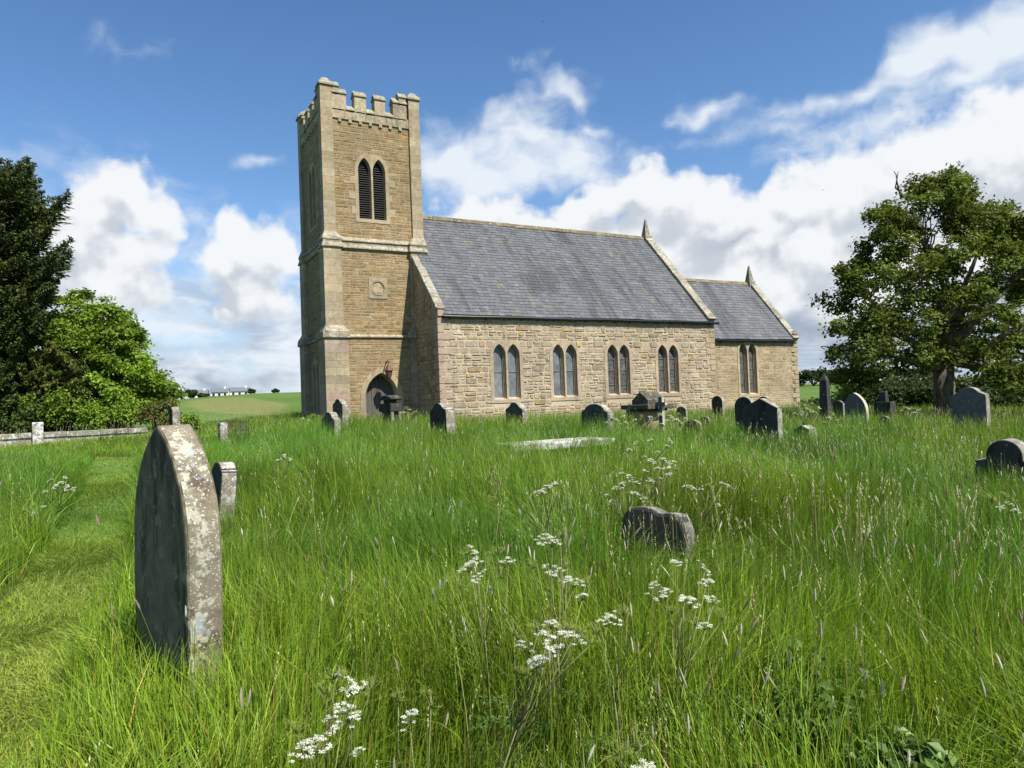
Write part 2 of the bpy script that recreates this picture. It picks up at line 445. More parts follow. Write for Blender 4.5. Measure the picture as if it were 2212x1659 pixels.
def glass_mat(name, pattern):
    m, k, out = new_mat(name)
    pos = k.n('ShaderNodeTexCoord').outputs['Object']
    x, y, z = k.sep(pos)
    if pattern == 'diamond':
        a = k.m('ADD', k.m('MULTIPLY', x, 7.2), k.m('MULTIPLY', z, 4.6)); b = k.m('SUBTRACT', k.m('MULTIPLY', x, 7.2), k.m('MULTIPLY', z, 4.6))
        fa = k.m('ABSOLUTE', k.m('SUBTRACT', k.m('FRACT', a), 0.5)); fb = k.m('ABSOLUTE', k.m('SUBTRACT', k.m('FRACT', b), 0.5))
        ln = k.mapr(k.m('MINIMUM', fa, fb), 0.045, 0.075, 1, 0)
        cell = k.comb(k.m('FLOOR', a), k.m('FLOOR', b), 0)
        wn = k.n('ShaderNodeTexWhiteNoise'); k.put(wn.inputs[0], cell)
        big = k.noise(pos, 1.6, 4.0, 0.6)
        v = k.m('MULTIPLY', k.mapr(wn.outputs[0], 0, 1, 0.75, 1.2), k.mapr(big, 0.32, 0.68, 0.55, 1.35))
        base = k.mix(1.0, (0.13, 0.145, 0.155), k.comb(v, v, v), 'MULTIPLY')
        c = k.mix(ln, base, (0.19, 0.205, 0.21))
    else:
        d = k.voronoi(k.vm('MULTIPLY', pos, (1, 0, 0.8)), 6.0, 'DISTANCE_TO_EDGE')
        r = k.m('FRACT', k.m('MULTIPLY', k.voronoi(k.vm('MULTIPLY', pos, (1, 0, 0.9)), 3.2, rnd=0.35), 3.2))
        ln = k.m('MAXIMUM', k.mapr(d, 0.02, 0.05, 1, 0), k.mapr(k.m('ABSOLUTE', k.m('SUBTRACT', r, 0.5)), 0.05, 0.10, 0.8, 0))
        big = k.noise(pos, 2.5, 4.0, 0.6)
        g = k.mapr(big, 0.3, 0.7, 0.6, 1.4)
        base = k.mix(1.0, (0.060, 0.062, 0.062), k.comb(g, g, g), 'MULTIPLY')
        tintn = k.mapr(k.noise(pos, 3.0, 2.0), 0.62, 0.7, 0, 0.5)
        base = k.mix(tintn, base, (0.14, 0.07, 0.045))
        c = k.mix(ln, base, (0.17, 0.17, 0.165))
    principled(k, out, c, 0.35, 0.5, k.noise(pos, 9.0, 2.0), 0.2, 0.01)
    return m
M['glass_diamond'] = glass_mat('diamond_leaded_glass', 'diamond')
M['glass_figure'] = glass_mat('dark_figured_glass', 'figure')

def grave_mat(name, base, blotch, blotch_amt, dark, dark_amt, spots=0.0, spot_col=(0.62, 0.60, 0.50), streak=False, ochre=0.0, scale=1.0, blue=0.0):
    m, k, out = new_mat(name)
    pos = k.n('ShaderNodeTexCoord').outputs['Object']
    n = k.noise(pos, 9.0*scale, 6.0, 0.65)
    n2 = k.noise(pos, 60.0*scale, 4.0, 0.6)
    g = k.m('ADD', k.mapr(n, 0.3, 0.7, 0.72, 1.25), k.mapr(n2, 0.3, 0.7, -0.12, 0.12))
    c = k.mix(1.0, base, k.comb(g, g, g), 'MULTIPLY')
    if dark_amt > 0:
        sv = k.vm('MULTIPLY', pos, (3.0, 3.0, 0.6)) if streak else pos
        f = k.mapr(k.noise(sv, 2.6*scale, 7.0, 0.7), 0.60-0.2*dark_amt, 0.68-0.08*dark_amt, 0, 1, True)
        c = k.mix(k.m('MULTIPLY', f, 0.85), c, dark)
    if ochre > 0:
        f = k.m('MULTIPLY', k.mapr(k.noise(pos, 4.5*scale, 5.0, 0.6), 0.54, 0.64, 0, 1, True), ochre)
        c = k.mix(f, c, (0.30, 0.20, 0.055))
    if blotch_amt > 0:
        wv = k.vm('ADD', pos, k.vm('MULTIPLY', k.vm('SUBTRACT', k.noise(pos, 25*scale, 3.0, 0.6, out=1), (0.5,)*3), (0.035/scale,)*3))
        f = k.mapr(k.noise(wv, 6.5*scale, 8.0, 0.74), 0.62-0.2*blotch_amt, 0.655-0.2*blotch_amt, 0, 1, True)
        c = k.mix(k.m('MULTIPLY', f, 0.92), c, k.mix(k.mapr(n2, 0.3, 0.7), blotch, tuple(q*0.72 for q in blotch)))
        if blue > 0:
            blu = k.m('MULTIPLY', k.mapr(k.noise(pos, 7.0*scale, 4.0, 0.62, 0.4), 0.59, 0.65, 0, 1, True), blue)
            c = k.mix(blu, c, (0.27, 0.30, 0.32))
    if spots > 0:
        wv = k.vm('ADD', pos, k.vm('MULTIPLY', k.vm('SUBTRACT', k.noise(pos, 40*scale, 2.0, 0.6, out=1), (0.5,)*3), (0.02/scale,)*3))
        for sc, th, lo in ((22.0, 0.30, 0.45), (48.0, 0.33, 0.40)):
            d = k.voronoi(wv, sc*scale)
            on = k.mapr(k.noise(pos, 5.0*scale+sc*.1, 2.0), lo, lo+0.1, 0, 1)
            f = k.m('MULTIPLY', k.mapr(d, th*spots, th*spots+0.06, 1, 0), on)
            c = k.mix(k.m('MULTIPLY', f, 0.9), c, spot_col)
    principled(k, out, c, 0.93, 0.15, k.m('ADD', n, k.m('MULTIPLY', n2, 0.5)), 0.6, 0.008/scale)
    return m
# the face away from the sun grows algae, the sunny edge grows lichen
M['lancet_face'] = grave_mat('algae_sandstone_face', (0.155, 0.138, 0.090), (0.25, 0.24, 0.165), 0.34, (0.040, 0.035, 0.025), 0.70, streak=True)
M['lancet_edge'] = grave_mat('lichen_sandstone_edge', (0.185, 0.160, 0.115), (0.43, 0.42, 0.32), 0.50, (0.06, 0.045, 0.035), 0.30, 0.62, (0.46, 0.45, 0.37), ochre=0.28, blue=.75, scale=1.15)
M['dark_face'] = grave_mat('black_weathered_face', (0.050, 0.048, 0.042), (0.22, 0.24, 0.22), 0.10, (0.018, 0.018, 0.018), 0.6, streak=True)
M['green_face'] = grave_mat('green_weathered_face', (0.078, 0.085, 0.068), (0.22, 0.24, 0.20), 0.15, (0.025, 0.028, 0.025), 0.6, streak=True)
M['grey_face'] = grave_mat('grey_granite_face', (0.105, 0.105, 0.105), (0.30, 0.30, 0.28), 0.05, (0.09, 0.09, 0.09), 0.3)
M['pale_edge'] = grave_mat('pale_lichen_edge', (0.20, 0.175, 0.135), (0.43, 0.415, 0.355), 0.45, (0.05, 0.045, 0.04), 0.35, 0.6)
M['pale_cut'] = grave_mat('pale_cut_edge', (0.42, 0.38, 0.28), (0.5, 0.48, 0.4), 0.2, (0.2, 0.18, 0.14), 0.2)
M['white_lichen'] = grave_mat('white_lichen_slab', (0.24, 0.22, 0.185), (0.68, 0.68, 0.64), 0.70, (0.07, 0.065, 0.06), 0.3, 0.5)
M['sand_face'] = grave_mat('buff_sandstone', (0.30, 0.23, 0.155), (0.42, 0.38, 0.30), 0.15, (0.10, 0.08, 0.055), 0.4)
M['grey_edge'] = grave_mat('grey_mossy_edge', (0.13, 0.125, 0.10), (0.30, 0.30, 0.26), 0.40, (0.04, 0.04, 0.035), 0.5)
M['grey_edge2'] = grave_mat('grey_worn_edge', (0.20, 0.19, 0.16), (0.33, 0.32, 0.28), 0.3, (0.06, 0.055, 0.05), 0.4)
M['mossy_cap'] = grave_mat('mossy_black_cap', (0.085, 0.075, 0.055), (0.30, 0.28, 0.20), 0.22, (0.02, 0.018, 0.015), 0.7)
M['wall_stone'] = grave_mat('old_wall_stone', (0.20, 0.185, 0.15), (0.50, 0.49, 0.45), 0.45, (0.07, 0.06, 0.05), 0.4, 0.5, scale=0.6)

def leaf_mat(name, trans=0.35, rough=0.5, spec=0.35):
    m, k, out = new_mat(name)
    col = k.n('ShaderNodeAttribute', attribute_name='Col').outputs['Color']
    b = k.n('ShaderNodeBsdfPrincipled')
    k.put(b.inputs['Base Color'], col); k.put(b.inputs['Roughness'], rough); k.put(b.inputs['Specular IOR Level'], spec)
    t = k.n('ShaderNodeBsdfTranslucent')
    k.put(t.inputs[0], k.mix(1.0, col, (1.25, 1.15, 0.6), 'MULTIPLY'))
    mx = k.n('ShaderNodeMixShader'); mx.inputs[0].default_value = trans
    k.nt.links.new(b.outputs[0], mx.inputs[1]); k.nt.links.new(t.outputs[0], mx.inputs[2])
    k.nt.links.new(mx.outputs[0], out.inputs[0])
    return m
M['grass'] = leaf_mat('grass_blade', 0.34, 0.45, 0.26)
M['leaf'] = leaf_mat('tree_leaf', 0.34, 0.6, 0.18)
M['needle'] = leaf_mat('yew_needle', 0.10, 0.5, 0.3)
M['petal'] = leaf_mat('white_petal', 0.25, 0.7, 0.2)
M['stalk'] = leaf_mat('green_stalk', 0.05, 0.5, 0.3)

def bark_mat():
    m, k, out = new_mat('grey_bark')
    pos = k.n('ShaderNodeTexCoord').outputs['Object']
    n = k.noise(k.vm('MULTIPLY', pos, (1, 1, 0.35)), 7.0, 6.0, 0.7)
    c = k.mix(k.mapr(n, 0.32, 0.68), (0.055, 0.046, 0.036), (0.22, 0.185, 0.14))
    principled(k, out, c, 0.95, 0.1, n, 0.9, 0.05)
    return m
M['bark'] = bark_mat()

# ------------------------------------------------------------------ terrain
CX0, CY0 = 12.055, 28.648                       # south-west corner of the nave
def smooth(a, b, x):
    t = np.clip((np.asarray(x, float)-a)/(b-a), 0, 1); return t*t*(3-2*t)
def ground_z(x, y):
    x = np.asarray(x, float); y = np.asarray(y, float)
    yy = np.clip(y, -20, 34)
    loc = 0.029*yy - 0.018*np.clip(x, -30, 45) - 0.03*np.clip(6-x, 0, 14)*np.clip(yy, 0, 34)/26
    loc = loc + 0.05*np.sin(x*0.55+1.3)*np.sin(y*0.47+0.4) + 0.03*np.sin(x*1.3)*np.sin(y*1.1+2)
    d = np.hypot(x, y); az = np.degrees(np.arctan2(y, x))
    out = smooth(46, 80, d)
    # northern field (left of the tower) climbs to a ridge, eastern ground drops to a river and climbs again
    wn = smooth(58, 76, az)
    hill = -2.6 + 10.6*smooth(70, 330, d)*(1-0.30*smooth(80, 94, az)) + 0.5*np.sin(d/60.0+az/9)
    hill = hill - 9*smooth(340, 900, d)
    east = -3.2 + 7.0*smooth(120, 420, d) + 4.0*smooth(500, 1500, d)
    far = wn*hill + (1-wn)*east
    far = np.where(d > 900, far + 10*smooth(900, 2600, d), far)
    return loc*(1-out) + far*out

def field_mat():
    m, k, out = new_mat('meadow_ground')
    pos = k.n('ShaderNodeTexCoord').outputs['Object']
    x, y, z = k.sep(pos)
    d = k.vm('LENGTH', k.vm('MULTIPLY', pos, (1, 1, 0)))
    n = k.noise(pos, 6.0, 6.0, 0.65)
    big = k.noise(pos, 0.035, 4.0, 0.55)
    near = k.mix(k.mapr(n, 0.3, 0.7), (0.038, 0.060, 0.012), (0.085, 0.120, 0.026))
    fld = k.mix(k.mapr(big, 0.35, 0.65), (0.070, 0.125, 0.022), (0.095, 0.150, 0.035))
    # a grazed brown strip high on the northern field
    bx = k.m('DIVIDE', k.m('SUBTRACT', x, 27.0), 11.0); by = k.m('DIVIDE', k.m('SUBTRACT', y, 215.0), 48.0)
    bd = k.m('ADD', k.vm('LENGTH', k.comb(bx, by, 0)), k.m('MULTIPLY', k.m('SUBTRACT', k.noise(pos, 0.05, 3.0), 0.5), 0.9))
    fld = k.mix(k.m('MULTIPLY', k.mapr(bd, 0.85, 1.15, 1, 0, True), 0.55), fld, (0.19, 0.165, 0.065))
    fn = k.mapr(k.noise(pos, 0.8, 5.0, 0.65), 0.3, 0.7, 0.75, 1.25)
    fld = k.mix(1.0, fld, k.comb(fn, fn, fn), 'MULTIPLY')
    c = k.mix(k.mapr(d, 44, 62, 0, 1, True), near, fld)
    principled(k, out, c, 0.95, 0.1, n, 0.8, 0.05)
    return m
M['ground'] = field_mat()

def build_ground():
    t = np.linspace(-1, 1, 361)
    s = np.sinh(t*6.6)/np.sinh(6.6)*3200
    gx = s + 16; gy = s + 18
    X, Y = np.meshgrid(gx, gy, indexing='ij')
    V = np.stack([X, Y, ground_z(X, Y)], -1).reshape(-1, 3)
    n = len(t)
    i, j = np.meshgrid(np.arange(n-1), np.arange(n-1), indexing='ij')
    a = (i*n+j).ravel()
    Q = np.stack([a, a+n, a+n+1, a+1], 1)
    tag(link('ground', fast_mesh('ground', V, Q, mats=[M['ground']], smooth=True)), kind='structure')
build_ground()
def gz1(x, y): return float(ground_z(x, y))
def hit(p, h=0.4):
    """where the sight line through photo pixel p meets the meadow's top, h above the soil"""
    r = ray(p)
    d = 1.0
    while d < 400:
        q = EYE + r*d
        if q[2] <= gz1(q[0], q[1]) + h: return q, d
        d += 0.02
    return EYE+r*40, 40.0

# ------------------------------------------------------------------ church
rnd = random.Random(7)
UX, UY, UZ = np.array([1., 0, 0]), np.array([0., 1, 0]), np.array([0., 0, 1])
church = thing('church', (CX0, CY0, gz1(CX0, CY0)), 'stone church with battlemented west tower and grey slate roofs', 'church')
def W(x, y, z): return np.array([CX0+x, CY0+y, z])

def lancet(cx, w, z0, zs, rise, n=7, off=0.0):
    """outline of a pointed light: half width w, foot z0, springing zs, arch height rise; off grows it outward"""
    Rr = (rise*rise + w*w)/(2*w); c = Rr - w
    R2 = Rr + off
    pts = [(cx-w-off, z0), (cx+w+off, z0)]
    apex = math.sqrt(max(1e-6, R2*R2 - c*c))
    a1 = math.atan2(apex, c)
    for i in range(n+1):
        a = a1*i/n
        pts.append((cx - c + R2*math.cos(a), zs + R2*math.sin(a)))
    for i in range(n-1, -1, -1):
        a = a1*i/n
        pts.append((cx + c - R2*math.cos(a), zs + R2*math.sin(a)))
    return pts
def lancet_half(w, zs, rise, off, z):
    Rr = (rise*rise+w*w)/(2*w); c = Rr-w; R2 = Rr+off
    if z <= zs: return w+off
    q = R2*R2-(z-zs)**2
    return max(0.0, math.sqrt(q)-c) if q > c*c else 0.0
def pair_outline(cxl, cxr, w, z0, zs, rise, off, n=6):
    L = lancet(cxl, w, z0, zs, rise, n, off); Rg = lancet(cxr, w, z0, zs, rise, n, off)
    half = n+1
    right = Rg[2:2+half]                        # right springing up to its apex
    left = L[2+half-1:]                         # left apex down to its springing
    return [(cxl-w-off, z0), (cxr+w+off, z0)] + right + left

def masonry(mb, o, u, v, n, W_, H_, hs, ls, pal, voids=(), gap=0.012, prot=(0.004, 0.02), jitter=0.012, split=0.25, seed=1, edge_jit=0.0, regular=False, dmax=None):
    """lay irregular stones over a wall face; voids are functions z0,z1 -> (u0,u1) or None"""
    rg = random.Random(seed)
    o, u, v, n = map(np.asarray, (o, u, v, n))
    z = 0.0
    def stone(a0, a1, b0, b1):
        if a1-a0 < 0.05 or b1-b0 < 0.035: return
        g = gap*rg.uniform(0.6, 1.5)
        a0 += g/2; a1 -= g/2; b0 += g/2; b1 -= g/2
        d = rg.uniform(*prot); ins = min(0.018, (b1-b0)*0.2, (a1-a0)*0.2)
        J = lambda: rg.uniform(-jitter, jitter)
        cs = [(a0+J(), b0+J()*.7), (a1+J(), b0+J()*.7), (a1+J(), b1+J()*.7), (a0+J(), b1+J()*.7)]
        # one rounded or broken corner now and then
        mid = ((a0+a1)/2, (b0+b1)/2)
        if jitter > .02:                            # rubble: corners knocked off by different amounts
            oc = []
            for i in range(4):
                p0, p1, p2 = cs[i-1], cs[i], cs[(i+1) % 4]
                k1 = rg.uniform(.04, .24)*min(1, (b1-b0)/max(a1-a0, 1e-3)*1.2) if abs(p0[0]-p1[0]) > abs(p0[1]-p1[1]) else rg.uniform(.06, .34)
                k2 = rg.uniform(.04, .24)*min(1, (b1-b0)/max(a1-a0, 1e-3)*1.2) if abs(p2[0]-p1[0]) > abs(p2[1]-p1[1]) else rg.uniform(.06, .34)
                oc += [(p1[0]+(p0[0]-p1[0])*k1, p1[1]+(p0[1]-p1[1])*k1), (p1[0]+(p2[0]-p1[0])*k2, p1[1]+(p2[1]-p1[1])*k2)]
            cs = oc
        K = len(cs)
        out = [o+u*p+v*q-n*0.012 for p, q in cs]
        inn = []
        for p, q in cs:
            s1 = 1-2*ins/max(a1-a0, 1e-3)*rg.uniform(0.7, 1.6); s2 = 1-2*ins/max(b1-b0, 1e-3)*rg.uniform(0.7, 1.6)
            inn.append(o+u*(mid[0]+(p-mid[0])*s1)+v*(mid[1]+(q-mid[1])*s2)+n*(d+rg.uniform(-.25, .25)*d))
        col = jit(rg.choice(pal), 0.22 if not regular else 0.12, rg)
        mb.add(out+inn, [tuple(range(K, 2*K))]+[(i, (i+1) % K, (i+1) % K+K, i+K) for i in range(K)], col)
    while z < H_-0.03:
        h = rg.uniform(*hs)
        if H_-(z+h) < hs[0]*0.6: h = H_-z
        segs = [(0.0, W_)]
        for vf in voids:
            r = vf(z, z+h)
            if r is None: continue
            ns = []
            for s0, s1 in segs:
                if r[1] <= s0 or r[0] >= s1: ns.append((s0, s1)); continue
                if r[0]-s0 > 0.05: ns.append((s0, r[0]))
                if s1-r[1] > 0.05: ns.append((r[1], s1))
            segs = ns
        for s0, s1 in segs:
            x = s0
            while x < s1-0.02:
                l = rg.uniform(*ls)*(0.75+0.5*h/hs[1])
                if s1-(x+l) < ls[0]*0.7: l = s1-x
                if rg.random() < split and h > hs[0]*1.25:
                    k = rg.uniform(0.35, 0.65)
                    if l > ls[1]*0.7 and rg.random() < 0.5:
                        kk = rg.uniform(.35, .65)
                        stone(x, x+l*kk, z, z+h*k); stone(x+l*kk, x+l, z, z+h*k)
                    else: stone(x, x+l, z, z+h*k)
                    stone(x, x+l, z+h*k, z+h)
                else: stone(x, x+l, z, z+h)
                x += l
        z += h

NAVE_PAL = [(w_[0]*.80, w_[1]*.785, w_[2]*.76) for w_ in [(0.42,0.335,0.225),(0.37,0.30,0.205),(0.45,0.37,0.255),(0.40,0.345,0.25),(0.34,0.235,0.15),(0.44,0.335,0.235),(0.38,0.33,0.235),(0.41,0.36,0.27),(0.46,0.38,0.25),(0.42,0.31,0.14),(0.40,0.30,0.22)]]
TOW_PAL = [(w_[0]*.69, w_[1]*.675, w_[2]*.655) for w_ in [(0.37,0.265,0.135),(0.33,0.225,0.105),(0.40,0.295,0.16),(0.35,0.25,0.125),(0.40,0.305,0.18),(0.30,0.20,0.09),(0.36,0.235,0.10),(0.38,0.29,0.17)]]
CHA_PAL = [tuple(q*0.78 for q in w_) for w_ in [(0.40,0.31,0.19),(0.37,0.29,0.18),(0.43,0.34,0.22),(0.36,0.27,0.155),(0.41,0.325,0.21)]]
ASH_PAL = [tuple(q*0.82 for q in w_) for w_ in [(0.40,0.33,0.215),(0.37,0.295,0.185),(0.43,0.355,0.235),(0.35,0.285,0.19),(0.39,0.315,0.205)]]
PINK_PAL = [tuple(q*0.82 for q in w_) for w_ in [(0.42,0.305,0.235),(0.39,0.28,0.21),(0.44,0.33,0.255),(0.40,0.31,0.235)]]
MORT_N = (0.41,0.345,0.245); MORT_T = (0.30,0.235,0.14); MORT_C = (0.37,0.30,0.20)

BASE = -0.6
NAVE_E, NAVE_TOP, RIDGE_Y, RIDGE_Z = 16.2, 5.36, 5.02, 11.05
NAVE_N = 2*RIDGE_Y
# --- windows of nave and chancel: (centre x, wall y, half width, foot, springing, rise, half spacing, kind)
NW = [(3.33, 'glass_diamond'), (6.49, 'glass_diamond'), (9.68, 'glass_figure'), (12.89, 'glass_figure')]
LW, LZ0, LZS, LRISE, LSP = 0.318, 1.66, 3.66, 0.52, 0.365

def nave_void(cx):
    def f(z0, z1):
        lo = LZ0-0.22
        if z1 < lo or z0 > LZS+LRISE+0.10: return None
        z = max(z0, LZ0)
        h = lancet_half(LW, LZS, LRISE, 0.10, max(z, min(z1, LZS)))
        if h <= 0.02: h = 0.05
        return (cx-LSP-h, cx+LSP+h)
    return f
mb = MB()
rects = [pair_outline(cx-LSP, cx+LSP, LW, LZ0-.10, LZS, LRISE, .08) for cx, _ in NW]
mb.plate([[(0.0, BASE), (NAVE_E, BASE), (NAVE_E, NAVE_TOP+.05), (0.0, NAVE_TOP+.05)]] + rects, W(0, 0, 0), UX, UZ, -UY, 0.0, -0.5, MORT_N)
# gables, north wall
gab = [(0, BASE), (NAVE_N, BASE), (NAVE_N, 5.5), (RIDGE_Y, 10.95), (0, 5.5)]
mb.prism(gab, W(0.01, 0.01, 0), UY, UZ, -UX, 0.0, -0.5, MORT_T)
mb.prism(gab, W(NAVE_E-.01, 0.01, 0), UY, UZ, UX, 0.0, -0.5, MORT_C)
mb.box(*(CX0+0.3, CX0+NAVE_E-.3), CY0+NAVE_N-.5, CY0+NAVE_N-.02, BASE, 5.4, MORT_N)
mb.build('nave_wall', M['mortar'], church)
mb = MB()
masonry(mb, W(0, 0, 0), UX, UZ, -UY, NAVE_E, NAVE_TOP, (0.13, 0.36), (0.18, 0.62), NAVE_PAL, [nave_void(cx) for cx, _ in NW], 0.032, (0.008, 0.034), 0.024, 0.34, 11)
# the west end of the nave, seen in shade beside the tower
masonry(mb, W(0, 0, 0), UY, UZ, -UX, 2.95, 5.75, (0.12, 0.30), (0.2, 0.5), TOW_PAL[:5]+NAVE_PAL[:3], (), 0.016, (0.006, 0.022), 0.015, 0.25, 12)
mb2 = MB()
z = 5.75
while z < 8.5:
    h = 0.22
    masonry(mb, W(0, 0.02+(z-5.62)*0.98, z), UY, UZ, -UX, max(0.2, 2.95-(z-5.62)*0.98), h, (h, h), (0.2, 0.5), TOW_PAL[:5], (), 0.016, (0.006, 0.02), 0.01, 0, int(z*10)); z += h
mb.build('rubble_stonework', M['rubble'], church)

def window_set(cx, y, w, z0, zs, rise, sp, kind, pal, off, front=0.03):
    """two pointed lights in a dressed surround with stepped jambs"""
    o = W(cx, y, 0)
    wn = MB()
    L, Rr = lancet(-sp, w, z0, zs, rise), lancet(sp, w, z0, zs, rise)
    outer = pair_outline(-sp, sp, w, z0-0.17, zs, rise, off)
    c = rnd.choice(pal)
    wn.plate([outer, L, Rr], o, UX, UZ, -UY, front, -0.085, c)
    wi = w-0.055
    box_ = [(-sp-w-.05, z0-.05), (sp+w+.05, z0-.05), (sp+w+.05, zs+rise*.7), (-sp-w-.05, zs+rise*.7)]
    def inner(dw, d0, d1, cc):
        ww = w-dw
        Rr0 = (rise*rise+w*w)/(2*w)
        ri = math.sqrt(max(.01, (Rr0-dw)**2-(Rr0-w)**2))
        big_l, big_r = lancet(-sp, w+.012, z0-.012, zs, rise+.012), lancet(sp, w+.012, z0-.012, zs, rise+.012)
        for s_, bg_ in ((-sp, big_l), (sp, big_r)):
            wn.ring(bg_, lancet(s_, ww, z0+0.02, zs, ri), o, UX, UZ, -UY, d0, d1, cc)
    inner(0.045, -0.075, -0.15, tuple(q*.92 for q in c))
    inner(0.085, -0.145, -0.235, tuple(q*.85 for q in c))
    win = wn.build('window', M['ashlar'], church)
    gl = MB()
    for s_ in (-sp, sp):
        gl.prism(lancet(s_, w-.02, z0+.0, zs, rise-.02), o, UX, UZ, -UY, -0.215, -0.235)
    gl.build('glass', M[kind], win)
    sl = MB()
    for s_ in (-sp, sp):
        x0, x1 = s_-w+.015, s_+w-.015
        sl.hexa([o+np.array(q) for q in ((x0,-.035,z0-.07),(x1,-.035,z0-.07),(x1,.22,z0-.07),(x0,.22,z0-.07),(x0,-.035,z0-.012),(x1,-.035,z0-.012),(x1,.22,z0+.075),(x0,.22,z0+.075))], tuple(q*1.1 for q in c))
    sl.build('sill', M['coping'], win)
    for q in ((0.52,) if kind == 'glass_diamond' else (0.26, 0.52, 0.80)):
        zz = z0+(zs-z0)*q+ (0.2 if q > .5 else 0)
        for s_ in (-sp, sp):
            br = MB()
            br.tube([o+np.array((s_-w+.06, 0.19, zz)), o+np.array((s_+w-.06, 0.19, zz))], [.011, .011], 5)
            br.build('saddle_bar', M['lead'], win)
    # mullion foot block
    return win
for cx, kd in NW:
    window_set(cx, 0.0, LW, LZ0, LZS, LRISE, LSP, kd, [(0.37,0.29,0.205), (0.35,0.275,0.195)], 0.175)

# quoins
def quoins(name, x, y, z0, z1, h, long_, short, sgn, pal, prot=0.035, ny=0.3):
    q = MB(); i = 0; z = z0
    while z < z1-.05:
        hh = min(h*rnd.uniform(.92, 1.08), z1-z); l = long_ if i % 2 == 0 else short
        l *= rnd.uniform(.93, 1.06)
        xa, xb = (x, x+l) if sgn > 0 else (x-l, x)
        e = 0.03
        q.box(CX0+xa-(e if sgn > 0 else 0), CX0+xb+(e if sgn < 0 else 0), CY0+y-prot, CY0+y+ny+(0 if i % 2 else .25), z+.012, z+hh-.018, jit(rnd.choice(pal), .08))
        z += hh; i += 1
    return q.build(name, M['ashlar'], church, bevel=0.012, bevel_seg=1)
quoins('quoin', 0.0, 0.0, 0.5, 5.42, 0.325, 0.62, 0.28, 1, PINK_PAL)
quoins('quoin', NAVE_E, 0.0, 0.1, 5.3, 0.30, 0.62, 0.33, -1, NAVE_PAL[:3]+ASH_PAL)

# --- roofs
def slates(name, x0, x1, y0, z0, y1, z1, seed, ex=0.225, wmean=0.30):
    """overlapping slates on the plane from eave (y0,z0) to ridge (y1,z1)"""
    rg = np.random.default_rng(seed)
    L = math.hypot(y1-y0, z1-z0); uy, uz = (y1-y0)/L, (z1-z0)/L
    ny, nz = -uz, uy
    if nz < 0: ny, nz = -ny, -nz
    V, Q, C = [], [], []
    rows = int(L/ex)
    pal = np.array([(0.092,0.097,0.103),(0.083,0.088,0.093),(0.100,0.104,0.109),(0.076,0.080,0.085),(0.110,0.112,0.114),(0.118,0.110,0.084),(0.093,0.088,0.088),(0.088,0.097,0.106)])
    pp = np.array([.2,.18,.18,.12,.10,.05,.07,.10])
    for r in range(rows+1):
        s0 = r*ex; s1 = min(s0+ex*1.35, L+.05)
        x = x0 - rg.uniform(0, wmean)
        while x < x1:
            w = wmean*rg.uniform(0.8, 1.2)
            a, b = max(x, x0)+.004, min(x+w, x1)-.004
            if b-a > 0.03:
                t = rg.uniform(0.010, 0.018); dz = rg.normal(0, .006)
                pts = []
                for s, hgt in ((s0+dz, 0.030), (s1, 0.006)):
                    for xx in (a, b): sg = .014*math.sin(xx*.8+s*.5)+.010*math.sin(xx*1.9+s*1.3+1); pts.append((CX0+xx, CY0+y0+uy*s+ny*(hgt+t+.012+sg), z0+uz*s+nz*(hgt+t+.012+sg)))
                for xx in (a, b): pts.append((CX0+xx, CY0+y0+uy*(s0+dz)+ny*0.0, z0+uz*(s0+dz)+nz*0.0))
                i = len(V); V += pts; Q += [(i, i+1, i+3, i+2), (i+4, i+5, i+1, i)]
                c = pal[rg.choice(len(pal), p=pp)]*rg.uniform(.86, 1.14)
                C += [tuple(c)]*6
            x += w
    o0 = np.array(church.location)
    o = link(name, fast_mesh(name, np.array(V)-o0, Q, C, [M['slate']]), church)
    bd = MB()
    bd.hexa([(CX0+x0, CY0+y0, z0-.07), (CX0+x1, CY0+y0, z0-.07), (CX0+x1, CY0+y1, z1-.16), (CX0+x0, CY0+y1, z1-.16),
             (CX0+x0, CY0+y0, z0-.004), (CX0+x1, CY0+y0, z0-.004), (CX0+x1, CY0+y1, z1-.004), (CX0+x0, CY0+y1, z1-.004)])
    bd.build('roof_boarding', M['gutter'], o)
    return o
EAVE_Y, EAVE_Z = -0.12, 5.42
slates('nave_roof', 0.26, 15.72, EAVE_Y, EAVE_Z, RIDGE_Y, RIDGE_Z, 5)
slates('nave_roof', 0.26, 15.72, NAVE_N-EAVE_Y, EAVE_Z, RIDGE_Y, RIDGE_Z, 6)
CH_Y, CH_E, CH_TOP = 1.71, 24.83, 4.55
slates('chancel_roof', NAVE_E+.02, 24.38, CH_Y-.12, 4.66, RIDGE_Y, 8.68, 8, 0.235, 0.31)
slates('chancel_roof', NAVE_E+.02, 24.38, NAVE_N-CH_Y+.12, 4.66, RIDGE_Y, 8.68, 9, 0.235, 0.31)

def ridge(x0, x1, z):
    q = MB(); x = x0
    while x < x1-.02:
        l = min(rnd.uniform(.42, .52), x1-x); d = rnd.uniform(-.008, .008)
        c = jit((0.145, 0.120, 0.075), .25)
        q.hexa([(CX0+x, CY0+RIDGE_Y-.17, z-.10+d), (CX0+x+l-.008, CY0+RIDGE_Y-.17, z-.10+d), (CX0+x+l-.008, CY0+RIDGE_Y+.17, z-.10+d), (CX0+x, CY0+RIDGE_Y+.17, z-.10+d),
                (CX0+x, CY0+RIDGE_Y-.05, z+.11+d), (CX0+x+l-.008, CY0+RIDGE_Y-.05, z+.11+d), (CX0+x+l-.008, CY0+RIDGE_Y+.05, z+.11+d), (CX0+x, CY0+RIDGE_Y+.05, z+.11+d)], c)
        x += l
    q.build('ridge', M['mossy'], church)
ridge(0.5, 15.75, RIDGE_Z+.02); ridge(NAVE_E, 24.4, 8.70)

